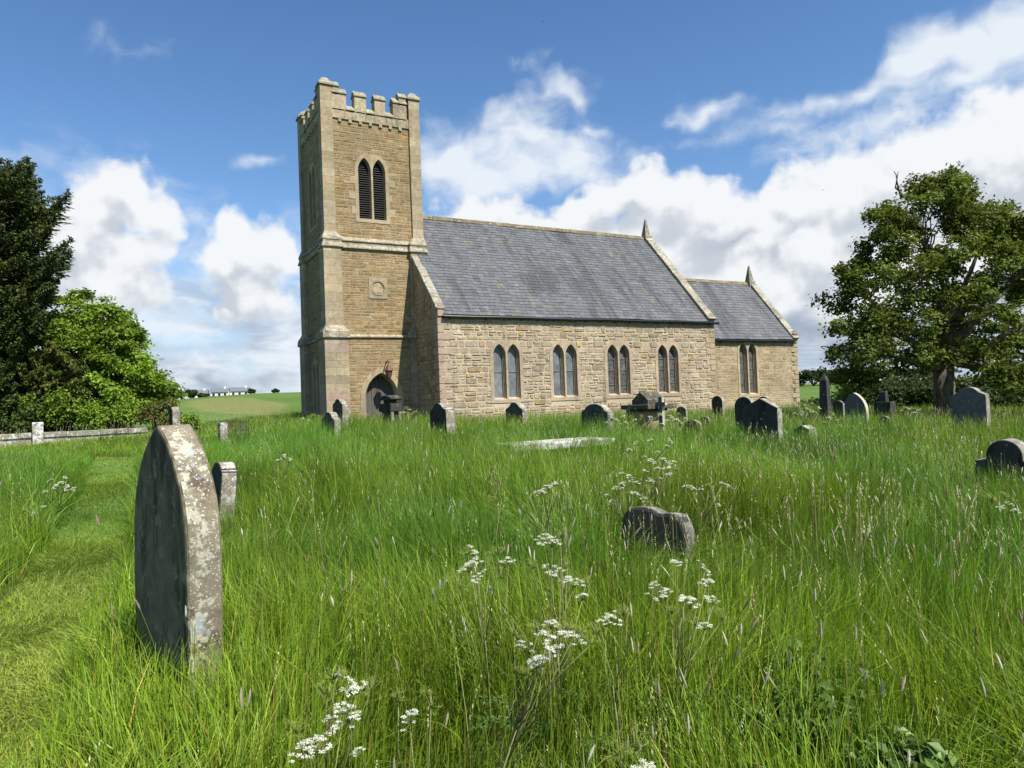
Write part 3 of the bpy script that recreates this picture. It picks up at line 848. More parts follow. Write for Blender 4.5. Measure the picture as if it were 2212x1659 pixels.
def gutter(x0, x1, y, z):
    q = MB()
    n = 12
    pts = [(CX0+x0+(x1-x0)*i/n, CY0+y, z-0.012*math.sin(i*1.7)) for i in range(n+1)]
    q.tube(pts, [.068]*(n+1), 8)
    q.box(CX0+x0, CX0+x1, CY0+y+.04, CY0+y+.16, z-.05, z+.03)
    for i in range(int((x1-x0)/0.9)):
        xx = CX0+x0+.3+i*.9
        q.box(xx, xx+.03, CY0+y-.07, CY0+y+.25, z-.115, z-.085)
    q.build('gutter', M['gutter'], church)
gutter(0.2, 16.45, -.15, 5.37); gutter(NAVE_E+.02, 24.5, CH_Y-.15, 4.59)

def coping(x0, x1, ya, za, yb, zb, t=0.17, lift=0.09, both=False):
    """gable coping: flat stones laid up the slope of a gable end"""
    for (A, Bp) in (((ya, za), (yb, zb)),) + ((((2*RIDGE_Y-ya, za), (2*RIDGE_Y-yb, zb)),) if both else ()):
        q = MB()
        L = math.hypot(Bp[0]-A[0], Bp[1]-A[1]); uy, uz = (Bp[0]-A[0])/L, (Bp[1]-A[1])/L
        ny, nz = (-uz, uy) if uy > 0 else (uz, -uy)
        s = 0
        while s < L-.02:
            l = min(rnd.uniform(.7, .95), L-s); e = s+l-.012
            lo = lift; hi = lift+t+rnd.uniform(-.012, .012)
            P = lambda x, ss, h: (CX0+x, CY0+A[0]+uy*ss+ny*h, A[1]+uz*ss+nz*h)
            q.hexa([P(x0, s, lo), P(x1, s, lo), P(x1, e, lo), P(x0, e, lo), P(x0, s, hi), P(x1, s, hi), P(x1, e, hi), P(x0, e, hi)], jit((0.255, 0.23, 0.175), .16))
            s += l
        # wall upstand below the coping
        P = lambda x, ss, h: (CX0+x, CY0+A[0]+uy*ss+ny*h, A[1]+uz*ss+nz*h)
        q.hexa([P(x0+.05, 0, -.4), P(x1-.05, 0, -.4), P(x1-.05, L, -.4), P(x0+.05, L, -.4), P(x0+.05, 0, lift+.01), P(x1-.05, 0, lift+.01), P(x1-.05, L, lift+.01), P(x0+.05, L, lift+.01)], (0.26, 0.23, 0.17))
        q.build('coping', M['coping'], church, bevel=0.012, bevel_seg=1)
coping(-.06, .34, 0.12, 5.55, 2.92, 8.40)
coping(15.70, 16.24, -0.02, 5.42, RIDGE_Y, 10.98, both=True)
coping(24.36, 24.86, CH_Y+.0, 4.62, RIDGE_Y, 8.60, both=True)

def kneeler(x0, x1, y, z0, z1, pal):
    q = MB()
    cx = (x0+x1)/2; c = jit(rnd.choice(pal), .1)
    q.box(CX0+x0+.03, CX0+x1-.03, CY0+y-.02, CY0+y+.42, z0, z1-.22, c)
    q.prism([(x0-cx-.02, z1-.22), (x1-cx+.02, z1-.22), (x1-cx+.02, z1-.16), (0, z1+.06), (x0-cx-.02, z1-.16)], W(cx, y-.06, 0), UX, UZ, UY, 0, .5, c)
    q.build('kneeler', M['ashlar'], church, bevel=.01, bevel_seg=1)
kneeler(-.05, .30, -.06, 5.38, 5.92, PINK_PAL)
kneeler(15.78, 16.2, -.08, 5.28, 5.86, ASH_PAL)
kneeler(24.45, 24.86, CH_Y-.06, 4.50, 5.22, ASH_PAL)

def finial(x, z, h):
    q = MB(); c = (0.20, 0.17, 0.125)
    q.frustum(CX0+x, CY0+RIDGE_Y, z-.3, z+.22, .26, .30, .25, .26, c)
    q.frustum(CX0+x, CY0+RIDGE_Y, z+.22, z+.22+h, .20, .20, .045, .045, c)
    q.frustum(CX0+x, CY0+RIDGE_Y, z+.22+h, z+.30+h, .045, .045, .012, .012, c)
    q.build('finial', M['coping'], church, bevel=.01, bevel_seg=1)
finial(15.95, 11.0, .98); finial(24.55, 8.66, .98)

# --- chancel
CWX, CWW, CWZ0, CWZS, CWR, CWSP = 20.52, 0.325, 1.42, 3.92, 0.54, 0.375
def ch_void(z0, z1):
    if z1 < CWZ0-.2 or z0 > CWZS+CWR+.1: return None
    h = max(.05, lancet_half(CWW, CWZS, CWR, .10, max(z0, min(z1, CWZS))))
    return (CWX-NAVE_E-CWSP-h, CWX-NAVE_E+CWSP+h)
mb = MB()
r = pair_outline(CWX-NAVE_E-CWSP, CWX-NAVE_E+CWSP, CWW, CWZ0-.08, CWZS, CWR, .07)
CL = CH_E-NAVE_E
mb.plate([[(0, BASE-.6), (CL, BASE-.6), (CL, CH_TOP+.1), (0, CH_TOP+.1)], r], W(NAVE_E, CH_Y, 0), UX, UZ, -UY, 0, -.5, MORT_C)
gb = [(CH_Y, BASE-.6), (NAVE_N-CH_Y, BASE-.6), (NAVE_N-CH_Y, 4.6), (RIDGE_Y, 8.5), (CH_Y, 4.6)]
mb.prism(gb, W(CH_E-.01, 0, 0), UY, UZ, UX, 0, -.5, MORT_C)
mb.box(CX0+NAVE_E, CX0+CH_E-.3, CY0+NAVE_N-CH_Y-.5, CY0+NAVE_N-CH_Y-.01, BASE-.6, 4.55, MORT_C)
mb.build('chancel_wall', M['mortar'], church)
mb = MB()
masonry(mb, W(NAVE_E, CH_Y, 0), UX, UZ, -UY, CL, CH_TOP, (0.10, 0.21), (0.24, 0.62), CHA_PAL, [ch_void], 0.010, (0.003, 0.010), 0.006, 0.12, 31)
masonry(mb, W(CH_E, CH_Y, -.3), UY, UZ, UX, NAVE_N-2*CH_Y, 4.9, (0.12, 0.22), (0.24, 0.6), CHA_PAL, (), 0.010, (0.003, 0.010), 0.006, 0.1, 32)
masonry(mb, W(NAVE_E, 0, 0), UY, UZ, UX, CH_Y, 5.3, (0.13, 0.30), (0.2, 0.5), NAVE_PAL, (), 0.02, (0.004, 0.02), 0.012, 0.2, 33)
mb.build('chancel_stonework', M['tower_rubble'], church)
window_set(CWX, CH_Y, CWW, CWZ0, CWZS, CWR, CWSP, 'glass_figure', [(0.37,0.295,0.19)], 0.15)
quoins('quoin', CH_E, CH_Y, -.1, 4.55, 0.285, 0.60, 0.30, -1, ASH_PAL, 0.03)

# --- tower
TY = 2.83
TW = 4.71
TX0 = -4.09
TCX, TCY = TX0+TW/2, TY+TW/2
stages = [  # z0, z1, pilaster outer grow, pilaster size, wall recess behind pilaster face
    (BASE, 4.70, 0.19, 1.06, 0.20), (4.70, 8.78, 0.09, 0.80, 0.17), (8.78, 14.70, 0.0, 0.53, 0.10)]
SIDES = {'S': (np.array([1., 0, 0]), np.array([0., -1, 0])), 'W': (np.array([0., -1, 0]), np.array([-1., 0, 0])),
         'N': (np.array([-1., 0, 0]), np.array([0., 1, 0])), 'E': (np.array([0., 1, 0]), np.array([1., 0, 0]))}
TC = W(TCX, TCY, 0)
def tside(s):
    u, n = SIDES[s]; return TC, u, n
BEL_C = -1.795-TCX      # belfry opening centre measured along the south face
BW, BZ0, BZS, BR, BSP = 0.30, 10.17, 12.40, 0.60, 0.345
DOOR_C = -1.685-TCX
DW, DZ0, DZS, DR = 0.72, BASE, 1.95, 1.06
WB = dict(w=0.26, z0=0.9, zs=3.2, r=0.5, sp=0.33)
mb = MB(); ms = MB(); ma = MB()
for si, (z0, z1, grow, ps, rec) in enumerate(stages):
    half = TW/2+grow
    wallh = half-rec
    for s in 'SWNE':
        o, u, n = tside(s)
        holes = []; voids = []
        span = 2*(half-ps)+.1
        a0 = -span/2
        if si == 2 and s in 'SW':
            c = BEL_C if s == 'S' else 0.0
            holes = [pair_outline(c-BSP, c+BSP, BW, BZ0-.06, BZS, BR, .07)]
            def vf(za, zb, c=c, a0=a0, zz=z0):
                za += zz; zb += zz
                if zb < BZ0-.18 or za > BZS+BR+.1: return None
                h = max(.05, lancet_half(BW, BZS, BR, .10, max(za, min(zb, BZS))))
                return (c-BSP-h-a0, c+BSP+h-a0)
            voids = [vf]
        if si == 0 and s == 'S':
            c = DOOR_C
            def vf(za, zb, c=c, a0=a0, zz=z0):
                za += zz; zb += zz
                if za > DZS+DR+.28: return None
                h = max(.05, lancet_half(DW, DZS, DR, .20, max(za, min(zb, DZS))))
                return (c-h-a0, c+h-a0)
            voids = [vf]
        if si == 0 and s == 'W':
            h_ = WB
            holes = [pair_outline(-h_['sp'], h_['sp'], h_['w'], h_['z0']-.05, h_['zs'], h_['r'], .07)]
            def vf(za, zb, a0=a0, zz=z0):
                za += zz; zb += zz
                if zb < WB['z0']-.15 or za > WB['zs']+WB['r']+.1: return None
                h = max(.05, lancet_half(WB['w'], WB['zs'], WB['r'], .10, max(za, min(zb, WB['zs']))))
                return (-WB['sp']-h-a0, WB['sp']+h-a0)
            voids = [vf]
        outer = [(-wallh, z0), (wallh, z0), (wallh, z1), (-wallh, z1)]
        if si == 0 and s == 'S':
            arch = lancet(DOOR_C, DW+.1, z0, DZS, DR+.1)
            # walk round the opening so that the wall has a real doorway
            up = arch[1:]+[arch[0]]
            outer = [(-wallh, z0), (up[-1][0], z0)] + [p for p in reversed(up[:-1])] + [(wallh, z0), (wallh, z1), (-wallh, z1)]
        mb.plate([outer]+holes, o, u, UZ, n, wallh, wallh-.45, MORT_T)
        if s in 'SW' or si > 0:
            masonry(ms, o+u*a0+n*wallh+UZ*z0, u, UZ, n, span, z1-z0, (0.085, 0.20), (0.18, 0.58), TOW_PAL, voids, 0.012, (0.003, 0.014), 0.008, 0.16, 50+si*4+ord(s))
    # corner pilasters: dressed blocks laid in courses, butted round a core
    for sx in (-1, 1):
        for sy in (-1, 1):
            p = MB()
            cx, cy = TC[0]+sx*(half-ps/2), TC[1]+sy*(half-ps/2)
            z = z0; i = 0
            zt = z1 if si < 2 else 16.10
            while z < zt-.02:
                h = min(rnd.uniform(.30, .42), zt-z)
                if zt-(z+h) < .15: h = zt-z
                pal = ASH_PAL if (si or rnd.random() < .55) else PINK_PAL
                k = rnd.uniform(.35, .65) if i % 2 == 0 else 1.0
                hp = ps/2
                if k < 1 and ps > .6:
                    xm = cx-hp+ps*k
                    p.box(cx-hp, xm-.003, cy-hp, cy+hp, z+.003, z+h-.003, jit(rnd.choice(pal), .10))
                    p.box(xm+.003, cx+hp, cy-hp, cy+hp, z+.003, z+h-.003, jit(rnd.choice(pal), .10))
                else:
                    p.box(cx-hp, cx+hp, cy-hp, cy+hp, z+.003, z+h-.003, jit(rnd.choice(pal), .10))
                z += h; i += 1
            p.box(cx-hp+.012, cx+hp-.012, cy-hp+.012, cy+hp-.012, z0, zt-.01, tuple(q*.8 for q in ASH_PAL[1]))
            p.build('pilaster', M['ashlar'], church)
mb.build('tower_wall', M['mortar'], church)
ms.build('tower_stonework', M['tower_rubble'], church)

# string courses with weathered tops, breaking forward round the pilasters
def ring_frustum(q, z0, z1, h0, h1, col):
    q.frustum(TC[0], TC[1], z0, z1, h0, h0, h1, h1, col)
def string_course(levels, caps):
    q = MB(); c = (0.29, 0.25, 0.175)
    for (za, zb, ha, hb) in levels:
        ring_frustum(q, za, zb, ha, hb, c)
    for (za, zb, ia, sa, sb, ib) in caps:      # outer half size a, pilaster size a ...
        for sx in (-1, 1):
            for sy in (-1, 1):
                ca = ia-sa/2; cb = ib-sb/2
                q.hexa([(TC[0]+sx*ca+dx*sa/2, TC[1]+sy*ca+dy*sa/2, za) for dx, dy in ((-1,-1),(1,-1),(1,1),(-1,1))] +
                       [(TC[0]+sx*cb+dx*sb/2, TC[1]+sy*cb+dy*sb/2, zb) for dx, dy in ((-1,-1),(1,-1),(1,1),(-1,1))], c)
    q.build('string_course', M['coping'], church, bevel=0.01, bevel_seg=1)
H0 = TW/2
string_course([(4.69, 4.75, H0+.07, H0+.07), (4.75, 4.84, H0+.07, H0-.05)],
              [(4.66, 4.82, H0+.27, 1.22, 1.22, H0+.27), (4.82, 4.93, H0+.27, 1.22, 1.20, H0+.255), (4.93, 5.24, H0+.26, 1.20, .80, H0+.085)])
string_course([(8.74, 8.80, H0+.02, H0+.02), (8.80, 8.92, H0+.02, H0-.04), (8.92, 9.06, H0-.04, H0-.04), (9.06, 9.12, H0+.01, H0+.01), (9.12, 9.30, H0+.01, H0-.12)],
              [(8.74, 8.80, H0+.16, .95, .95, H0+.16), (8.80, 8.98, H0+.16, .95, .86, H0+.10), (8.98, 9.06, H0+.10, .84, .84, H0+.10), (9.06, 9.14, H0+.13, .90, .90, H0+.13), (9.14, 9.46, H0+.13, .90, .55, H0+.01)])

# parapet, corbels, merlons
q = MB(); c2 = MB()
PT = 0.42
pc = lambda: jit(rnd.choice(ASH_PAL), .10)
for s in 'SWNE':
    o, u, n = tside(s)
    sp = H0-.53
    # band between the corner piers, proud of the wall with a drip below
    x = -sp
    while x < sp-.02:
        l = min(rnd.uniform(.42, .62), sp-x)
        q.plate([[(x+.003, 14.64), (x+l-.003, 14.64), (x+l-.003, 15.08), (x+.003, 15.08)]], o, u, UZ, n, H0-.035, H0-.035-PT, pc()); x += l
    q.prism([(-sp, 14.62), (sp, 14.62), (sp, 15.05), (-sp, 15.05)], o, u, UZ, n, H0-.06, H0-.08-PT, ASH_PAL[1])
    for i in range(7):
        cx = -3.22+.4785*i-TCX
        c2 = MB()
        c2.prism([(cx-.07, 14.50), (cx+.07, 14.50), (cx+.07, 14.66), (cx-.07, 14.66)], o, u, UZ, n, H0-.03, H0-.2, pc())
        c2.build('corbel', M['ashlar'], church)
    def gabled(x0, x1, ze, zr, z0):
        f = H0-.035
        q.prism([(x0, z0), (x1, z0), (x1, ze), (x0, ze)], o, u, UZ, n, f, f-PT, pc())
        # saddleback coping, its ridge along the wall
        cc = jit((0.25, 0.225, 0.16), .15)
        e = .045
        A = [o+u*(x0-.03)+n*d+UZ*zz for d, zz in ((f+e, ze-.05), (f+e, ze+.02), (f-PT/2, zr), (f-PT-e, ze+.02), (f-PT-e, ze-.05))]
        B_ = [o+u*(x1+.03)+n*d+UZ*zz for d, zz in ((f+e, ze-.05), (f+e, ze+.02), (f-PT/2, zr), (f-PT-e, ze+.02), (f-PT-e, ze-.05))]
        q.add(A+B_, [tuple(range(5)), tuple(range(9, 4, -1))]+[(i, i+5, (i+1) % 5+5, (i+1) % 5) for i in range(5)], cc)
    t = lambda a: a-TCX
    for a, b in ((-2.9, -2.52), (-1.97, -1.57), (-1.05, -.68)):
        gabled(t(a)+.02, t(b)-.02, 15.10, 15.36, 15.0)
    for a, b in ((-2.52, -1.97), (-1.57, -1.05)): gabled(t(a), t(b), 15.82, 16.10, 15.0)
    gabled(t(-3.58), t(-2.90), 15.82, 16.10, 15.0); gabled(t(-.68), t(-.0), 15.82, 16.10, 15.0)
    gabled(t(-3.56), t(-3.24), 16.12, 16.38, 15.7); gabled(t(-.38), t(-.02), 16.12, 16.38, 15.7)
for sx in (-1, 1):
    for sy in (-1, 1):
        cx, cy = TC[0]+sx*(H0-.265), TC[1]+sy*(H0-.265)
        cc = jit((0.27, 0.24, 0.17), .1)
        q.frustum(cx, cy, 16.06, 16.16, .33, .33, .33, .33, cc)
        q.frustum(cx, cy, 16.16, 16.46, .33, .33, .10, .10, cc)
q.box(TC[0]-H0+.45, TC[0]+H0-.45, TC[1]-H0+.45, TC[1]+H0-.45, 14.7, 14.9, (0.12, 0.12, 0.12))
q.build('parapet', M['parapet'], church, bevel=.012, bevel_seg=1)
q = MB()
q.tube([W(-1.42, 3.1, 15.6), W(-1.42, 3.1, 16.75)], [.014, .010], 5)
q.build('lightning_rod', M['lead'], church)

def louvre_window(s, c, label=None):
    o, u, n = tside(s)
    f = H0-stages[2][4]
    wn = MB(); cc = (0.34, 0.27, 0.175)
    L, Rr = lancet(c-BSP, BW, BZ0, BZS, BR), lancet(c+BSP, BW, BZ0, BZS, BR)
    wn.plate([pair_outline(c-BSP, c+BSP, BW, BZ0-.17, BZS, BR, .17), L, Rr], o, u, UZ, n, f+.025, f-.16, cc)
    for s_ in (-BSP, BSP):
        ri = BR-.07
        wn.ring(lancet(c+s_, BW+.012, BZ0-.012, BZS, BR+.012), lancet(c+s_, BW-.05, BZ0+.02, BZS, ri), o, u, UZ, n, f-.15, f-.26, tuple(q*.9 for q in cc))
    # long and short jamb stones
    for sg in (-1, 1):
        for i, zz in enumerate((10.35, 11.05, 11.75)):
            e = c+sg*(BSP+BW+.165); l = (.18, .30, .22)[i] if sg < 0 else (.26, .14, .30)[i]
            a, b = sorted((e, e+sg*l))
            wn.plate([[(a, zz), (b, zz), (b, zz+.34), (a, zz+.34)]], o, u, UZ, n, f+.022, f-.02, jit(cc, .06))
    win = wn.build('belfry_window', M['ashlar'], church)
    lv = MB()
    z = BZ0+.06
    while z < BZS+BR-.05:
        for s_ in (-BSP, BSP):
            h = lancet_half(BW, BZS, BR, -.01, z)
            if h > .05:
                a, b = c+s_-h, c+s_+h
                P = lambda x, d, zz: o+u*x+n*d+UZ*zz
                lv.hexa([P(a, f-.16, z-.055), P(b, f-.16, z-.055), P(b, f-.36, z+.06), P(a, f-.36, z+.06),
                         P(a, f-.16, z-.03), P(b, f-.16, z-.03), P(b, f-.36, z+.085), P(a, f-.36, z+.085)])
        z += .105
    lv.build('louvre', M['louvre'], win)
    bk = MB()
    bk.prism([(c-BSP-BW, BZ0), (c+BSP+BW, BZ0), (c+BSP+BW, BZS+BR), (c-BSP-BW, BZS+BR)], o, u, UZ, n, f-.40, f-.44)
    bk.build('dark_backing', M['void'], win)
louvre_window('S', BEL_C); louvre_window('W', 0.0)

# west lancets at the foot of the tower
o, u, n = tside('W'); f = H0+.19-stages[0][4]
wn = MB(); g = WB
wn.plate([pair_outline(-g['sp'], g['sp'], g['w'], g['z0']-.15, g['zs'], g['r'], .16), lancet(-g['sp'], g['w'], g['z0'], g['zs'], g['r']), lancet(g['sp'], g['w'], g['z0'], g['zs'], g['r'])], o, u, UZ, n, f+.025, f-.2, (0.36, 0.29, 0.19))
win = wn.build('west_window', M['ashlar'], church)
gl = MB()
for s_ in (-1, 1): gl.prism(lancet(s_*g['sp'], g['w'], g['z0'], g['zs'], g['r']), o, u, UZ, n, f-.18, f-.2)
gl.build('glass', M['glass_figure'], win)

# roundel with a trefoil panel
o, u, n = tside('S'); f = H0+.09-stages[1][4]
q = MB(); rc = -1.685-TCX; rz = 6.99
circ = lambda r, k=28: [(rc+r*math.cos(2*math.pi*i/k), rz+r*math.sin(2*math.pi*i/k)) for i in range(k)]
ac = (0.33, 0.27, 0.175)
q.plate([[(rc-.43, rz-.49), (rc+.43, rz-.49), (rc+.43, rz+.49), (rc-.43, rz+.49)], circ(.36)], o, u, UZ, n, f+.03, f-.05, ac)
q.plate([circ(.345), circ(.30)], o, u, UZ, n, f+.05, f-.05, tuple(w*1.05 for w in ac))
tre = []
for i in range(48):
    a = 2*math.pi*i/48+math.pi/2
    rr_ = .165+.085*abs(math.cos(1.5*(a-math.pi/2)))**.6
    tre.append((rc+rr_*math.cos(a), rz+rr_*math.sin(a)))
q.prism(circ(.31), o, u, UZ, n, f+.004, f-.05, tuple(w*.88 for w in ac))
q.prism(tre, o, u, UZ, n, f+.012, f-.05, (0.36, 0.295, 0.195))
q.build('roundel', M['ashlar'], church)

# doorway and door
f = H0+.19-stages[0][4]
q = MB(); vs_ = []
Rr0 = (DR*DR+DW*DW)/(2*DW)
def arch_pts(off, k=22):
    c = Rr0-DW; R2 = Rr0+off; ap = math.sqrt(R2*R2-c*c); a1 = math.atan2(ap, c)
    P = [(-DW-off, z) for z in np.linspace(DZ0, DZS, 9)[:-1]]
    P += [(c-R2*math.cos(a1*i/k), DZS+R2*math.sin(a1*i/k)) for i in range(k+1)]
    P += [(-x, z) for x, z in reversed(P[:-1])]
    return [(DOOR_C+x, z) for x, z in P]
inn, mid_, outr = arch_pts(0.0), arch_pts(.07), arch_pts(.30)
k = len(inn); i = 0
while i < k-1:
    j = min(i+(3 if 8 <= i <= k-9 else 2), k-1)
    col = jit(rnd.choice(ASH_PAL+[(0.37,0.27,0.14)]), .1)
    for a, b, d0, d1 in ((mid_, outr, f+.022, f+.022), (inn, mid_, f-.11, f+.022)):
        for t in range(i, j):
            q.add([o+u*p[0]+UZ*p[1]+n*d for p, d in ((a[t], d0), (a[t+1], d0), (b[t+1], d1), (b[t], d1))], [(0, 1, 2, 3)], col)
    for t in range(i, j):
        q.add([o+u*p[0]+UZ*p[1]+n*d for p, d in ((inn[t], f-.11), (inn[t+1], f-.11), (inn[t+1], f-.46), (inn[t], f-.46))], [(0, 1, 2, 3)], col)
        q.add([o+u*p[0]+UZ*p[1]+n*d for p, d in ((outr[t], f+.022), (outr[t+1], f+.022), (outr[t+1], f-.02), (outr[t], f-.02))], [(0, 1, 2, 3)], col)
    i = j
q.build('door_surround', M['ashlar'], church)
q = MB()
for i in range(8):
    a, b = -DW-.02+i*(2*DW+.04)/8+.004, -DW-.02+(i+1)*(2*DW+.04)/8-.004
    zt = DZS+max(0.0, min(DR, math.sqrt(max(0, Rr0**2-(min(abs(a), abs(b))+Rr0-DW)**2))))+.02
    q.prism([(DOOR_C+a, DZ0), (DOOR_C+b, DZ0), (DOOR_C+b, zt), (DOOR_C+a, zt)], o, u, UZ, n, f-.42-(.012 if i % 2 else 0), f-.47)
q.prism([(DOOR_C-DW, DZ0), (DOOR_C+DW, DZ0), (DOOR_C+DW, DZS+DR), (DOOR_C-DW, DZS+DR)], o, u, UZ, n, f-.475, f-.5)
door = q.build('door', M['door'], church)
q = MB()
q.tube([o+u*(DOOR_C+.12)+n*(f-.40)+UZ*1.45, o+u*(DOOR_C+.12)+n*(f-.37)+UZ*1.38, o+u*(DOOR_C+.12)+n*(f-.40)+UZ*1.31], [.02, .025, .02], 6)
q.build('handle', M['iron'], door)

# --- lantern on a bracket over the door
lp = TC+SIDES['S'][0]*(-1.47-TCX)+SIDES['S'][1]*(f+.42)
lan = thing('lantern', (lp[0], lp[1], 2.98), 'rusty red lantern on a bracket over the arched church door', 'lantern')
q = MB(); q.lathe([(.02, 3.16+.30), (.05, 3.16+.27), (.21, 3.165), (.21, 3.14), (.17, 3.12)], lp[0], lp[1], 6); q.build('lamp_roof', M['rust'], lan)
q = MB(); q.lathe([(.10, 2.86), (.165, 3.125)], lp[0], lp[1], 6); q.build('pane', M['lampglass'], lan)
q = MB()
for i in range(6):
    a = i*math.pi/3
    q.tube([(lp[0]+.105*math.cos(a), lp[1]+.105*math.sin(a), 2.85), (lp[0]+.17*math.cos(a), lp[1]+.17*math.sin(a), 3.14)], [.012]*2, 4)
q.lathe([(.03, 2.80), (.115, 2.84), (.115, 2.87), (.09, 2.875)], lp[0], lp[1], 6)
q.lathe([(.135, 2.985), (.142, 2.985), (.142, 3.0), (.135, 3.0)], lp[0], lp[1], 6)
q.build('cage', M['rust'], lan)
q = MB()
q.tube([(lp[0], lp[1], 3.45), (lp[0], lp[1]+.02, 3.58), (lp[0]+.02, lp[1]+.14, 3.64), (lp[0]+.02, lp[1]+.30, 3.58), (lp[0], lp[1]+.46, 3.5)], [.016]*5, 5)
q.tube([(lp[0]-.05, lp[1]+.44, 3.34), (lp[0]-.04, lp[1]+.2, 3.5), (lp[0], lp[1]+.02, 3.6)], [.014]*3, 5)
q.build('bracket', M['iron'], lan)

# ------------------------------------------------------------------ gravestones
FIELD_GROUP = 'gravestones in the long grass'
def unit_profiles(kind, w, h):
    """front outline, foot at z = 0, width w centred, height h"""
    a = w/2
    if kind == 'lancet':
        rise = min(h*.6, w*.80)
        P = lancet(0, a, 0, h-rise, rise, 9); return P
    if kind == 'round':
        r = a; return [(-a, 0), (a, 0)] + [(a*math.cos(t), h-r+r*math.sin(t)) for t in np.linspace(0, math.pi, 17)]
    if kind == 'segment':
        s = .28*w; R = (a*a+s*s)/(2*s); t0 = math.asin(a/R)
        return [(-a, 0), (a, 0)] + [(R*math.sin(t), h-R+R*math.cos(t)) for t in np.linspace(t0, -t0, 13)]
    if kind == 'shoulder':       # round head between concave shoulders
        r = a*.62; hz = h-r*.95
        P = [(-a, 0), (a, 0), (a, hz-.02), (a*.97, hz+.03), (a*.80, hz+.06)]
        P += [(r*math.cos(t), hz+.02+(h-hz-.02)*math.sin(t)) for t in np.linspace(.42, math.pi-.42, 11)]
        P += [(-a*.80, hz+.06), (-a*.97, hz+.03), (-a, hz-.02)]
        return P
    if kind == 'camber':         # square shoulders with a broad low arch between
        r = a*.74; hz = h-w*.20
        P = [(-a*.90, 0), (a*.90, 0), (a, hz-.08), (a*.98, hz)]
        P += [(r*math.cos(t), hz+.01+(h-hz)*math.sin(t)) for t in np.linspace(.12, math.pi-.12, 11)]
        P += [(-a*.98, hz), (-a, hz-.08)]
        return P
    if kind == 'step':           # round centre standing between low square shoulders
        r = a*.60; hz = h-r*.85; sh = h*.80
        P = [(-a, 0), (a, 0), (a, sh), (r, sh)]
        P += [(r*math.cos(t), hz+r*math.sin(t)) for t in np.linspace(0, math.pi, 15)]
        P += [(-r, sh), (-a, sh)]
        return P
    if kind == 'gable':
        return [(-a, 0), (a, 0), (a, h*.80), (0, h), (-a, h*.80)]
    if kind == 'lowgable':
        return [(-a, 0), (a, 0), (a, h-w*.26), (0, h), (-a, h-w*.26)]
    if kind == 'double':         # two humps, worn
        P = [(-a, 0), (a, 0), (a, h*.62), (a*.86, h*.70)]
        P = [(-a, 0), (a, 0), (a, h*.70), (a*.93, h*.82), (a*.84, h*.91), (a*.68, h*.955), (a*.45, h*.965), (a*.27, h*.945), (a*.14, h*.95), (-a*.05, h*.985), (-a*.30, h), (-a*.58, h*.99), (-a*.82, h*.945), (-a*.95, h*.88), (-a, h*.80)]
        return P

def face_frame(rot):
    n = np.array([-math.cos(rot), -math.sin(rot), 0.]); u = np.array([math.sin(rot), -math.cos(rot), 0.])
    return u, n
def solve_len(P, dirv, px):
    lo, hi = 0.0, 6.0
    f = lambda t: project(P+dirv*t)[0]-px
    for _ in range(50):
        m_ = (lo+hi)/2
        if f(m_) < 0: lo = m_
        else: hi = m_
    return (lo+hi)/2

STONES = []
def gravestone(kind, xl, xr, xs, ytop, ybase, label, mats, rot=12, depth=None, thick=None, lean=0.0, back=0.0, name='gravestone', cat='gravestone', group=FIELD_GROUP, hgrass=0.42, wmax=1.4, bevel=.012, rough=0.0, seed=0):
    """stone measured off the photo: face from xl to xr, sunny edge to xs, top at ytop, grass line at ybase (2212 px wide)"""
    rot = R_(rot)
    u, n = face_frame(rot)
    if depth is None: P, depth = hit(((xl+xr)/2, ybase), hgrass)
    A = at((xl, ybase), depth)
    w = min(solve_len(A, u, xr), wmax)
    t = thick if thick else max(.07, solve_len(A+u*w, -n, xs))
    t = min(t, .34)
    c = A+u*w/2
    g = gz1(c[0]-n[0]*t/2, c[1]-n[1]*t/2)
    ztop = at(((xl+xr)/2, ytop), depth+0.0)[2]
    foot = g-.18
    h = ztop-foot
    th = thing(name, (c[0]-n[0]*t/2, c[1]-n[1]*t/2, g), label, cat, group)
    q = MB()
    prof = unit_profiles(kind, w, h)
    q.prism(prof, (c[0], c[1], foot), u, UZ, n, 0, -t, mi=0, mi_side=1)
    if lean or back:
        piv = Vector((c[0], c[1], g))
        Mx = Matrix.Translation(piv) @ Matrix.Rotation(R_(lean), 4, Vector(n)) @ Matrix.Rotation(R_(back), 4, Vector(u)) @ Matrix.Translation(-piv)
        q.xform(Mx)
    o = q.build('slab', mats, th, bevel=bevel, bevel_seg=2)
    STONES.append((c[0], c[1], w, t, g))
    return th, u, n, c, w, t, h, foot, g, depth

DF, GF, PE = [M['dark_face'], M['pale_edge']], [M['green_face'], M['pale_edge']], M['pale_edge']
# the tall pointed stone close by
rotF = 16.5
gravestone('lancet', 294, 409, 487, 916, 1490, 'tall pointed gravestone close by with lichen spotted edge and dark face', [M['lancet_face'], M['lancet_edge']], rot=rotF, depth=4.05, bevel=.014, wmax=1.2, lean=-1.9)
gravestone('camber', 446, 467, 503, 998, 1098, 'small pale leaning gravestone behind the tall pointed stone', [M['dark_face'], M['pale_edge']], rot=9, lean=-3, back=-4, depth=8.2)
gravestone('round', 366, 373, 391, 880, 940, 'narrow weathered gravestone edge-on above the tall pointed stone', DF, rot=14, depth=15.5)
gravestone('shoulder', 694, 721, 736, 890, 936, 'small leaning gravestone in front of the tower corner', GF, lean=-4)
gravestone('shoulder', 719, 740, 753, 862, 915, 'taller gravestone against the tower corner pier', GF, lean=-1)
gravestone('shoulder', 931, 966, 986, 871, 936, 'black streaked gravestone by the corner of the nave', DF, lean=2)
gravestone('shoulder', 1093, 1129, 1143, 869, 912, 'dark round headed gravestone below the westernmost nave window', GF)
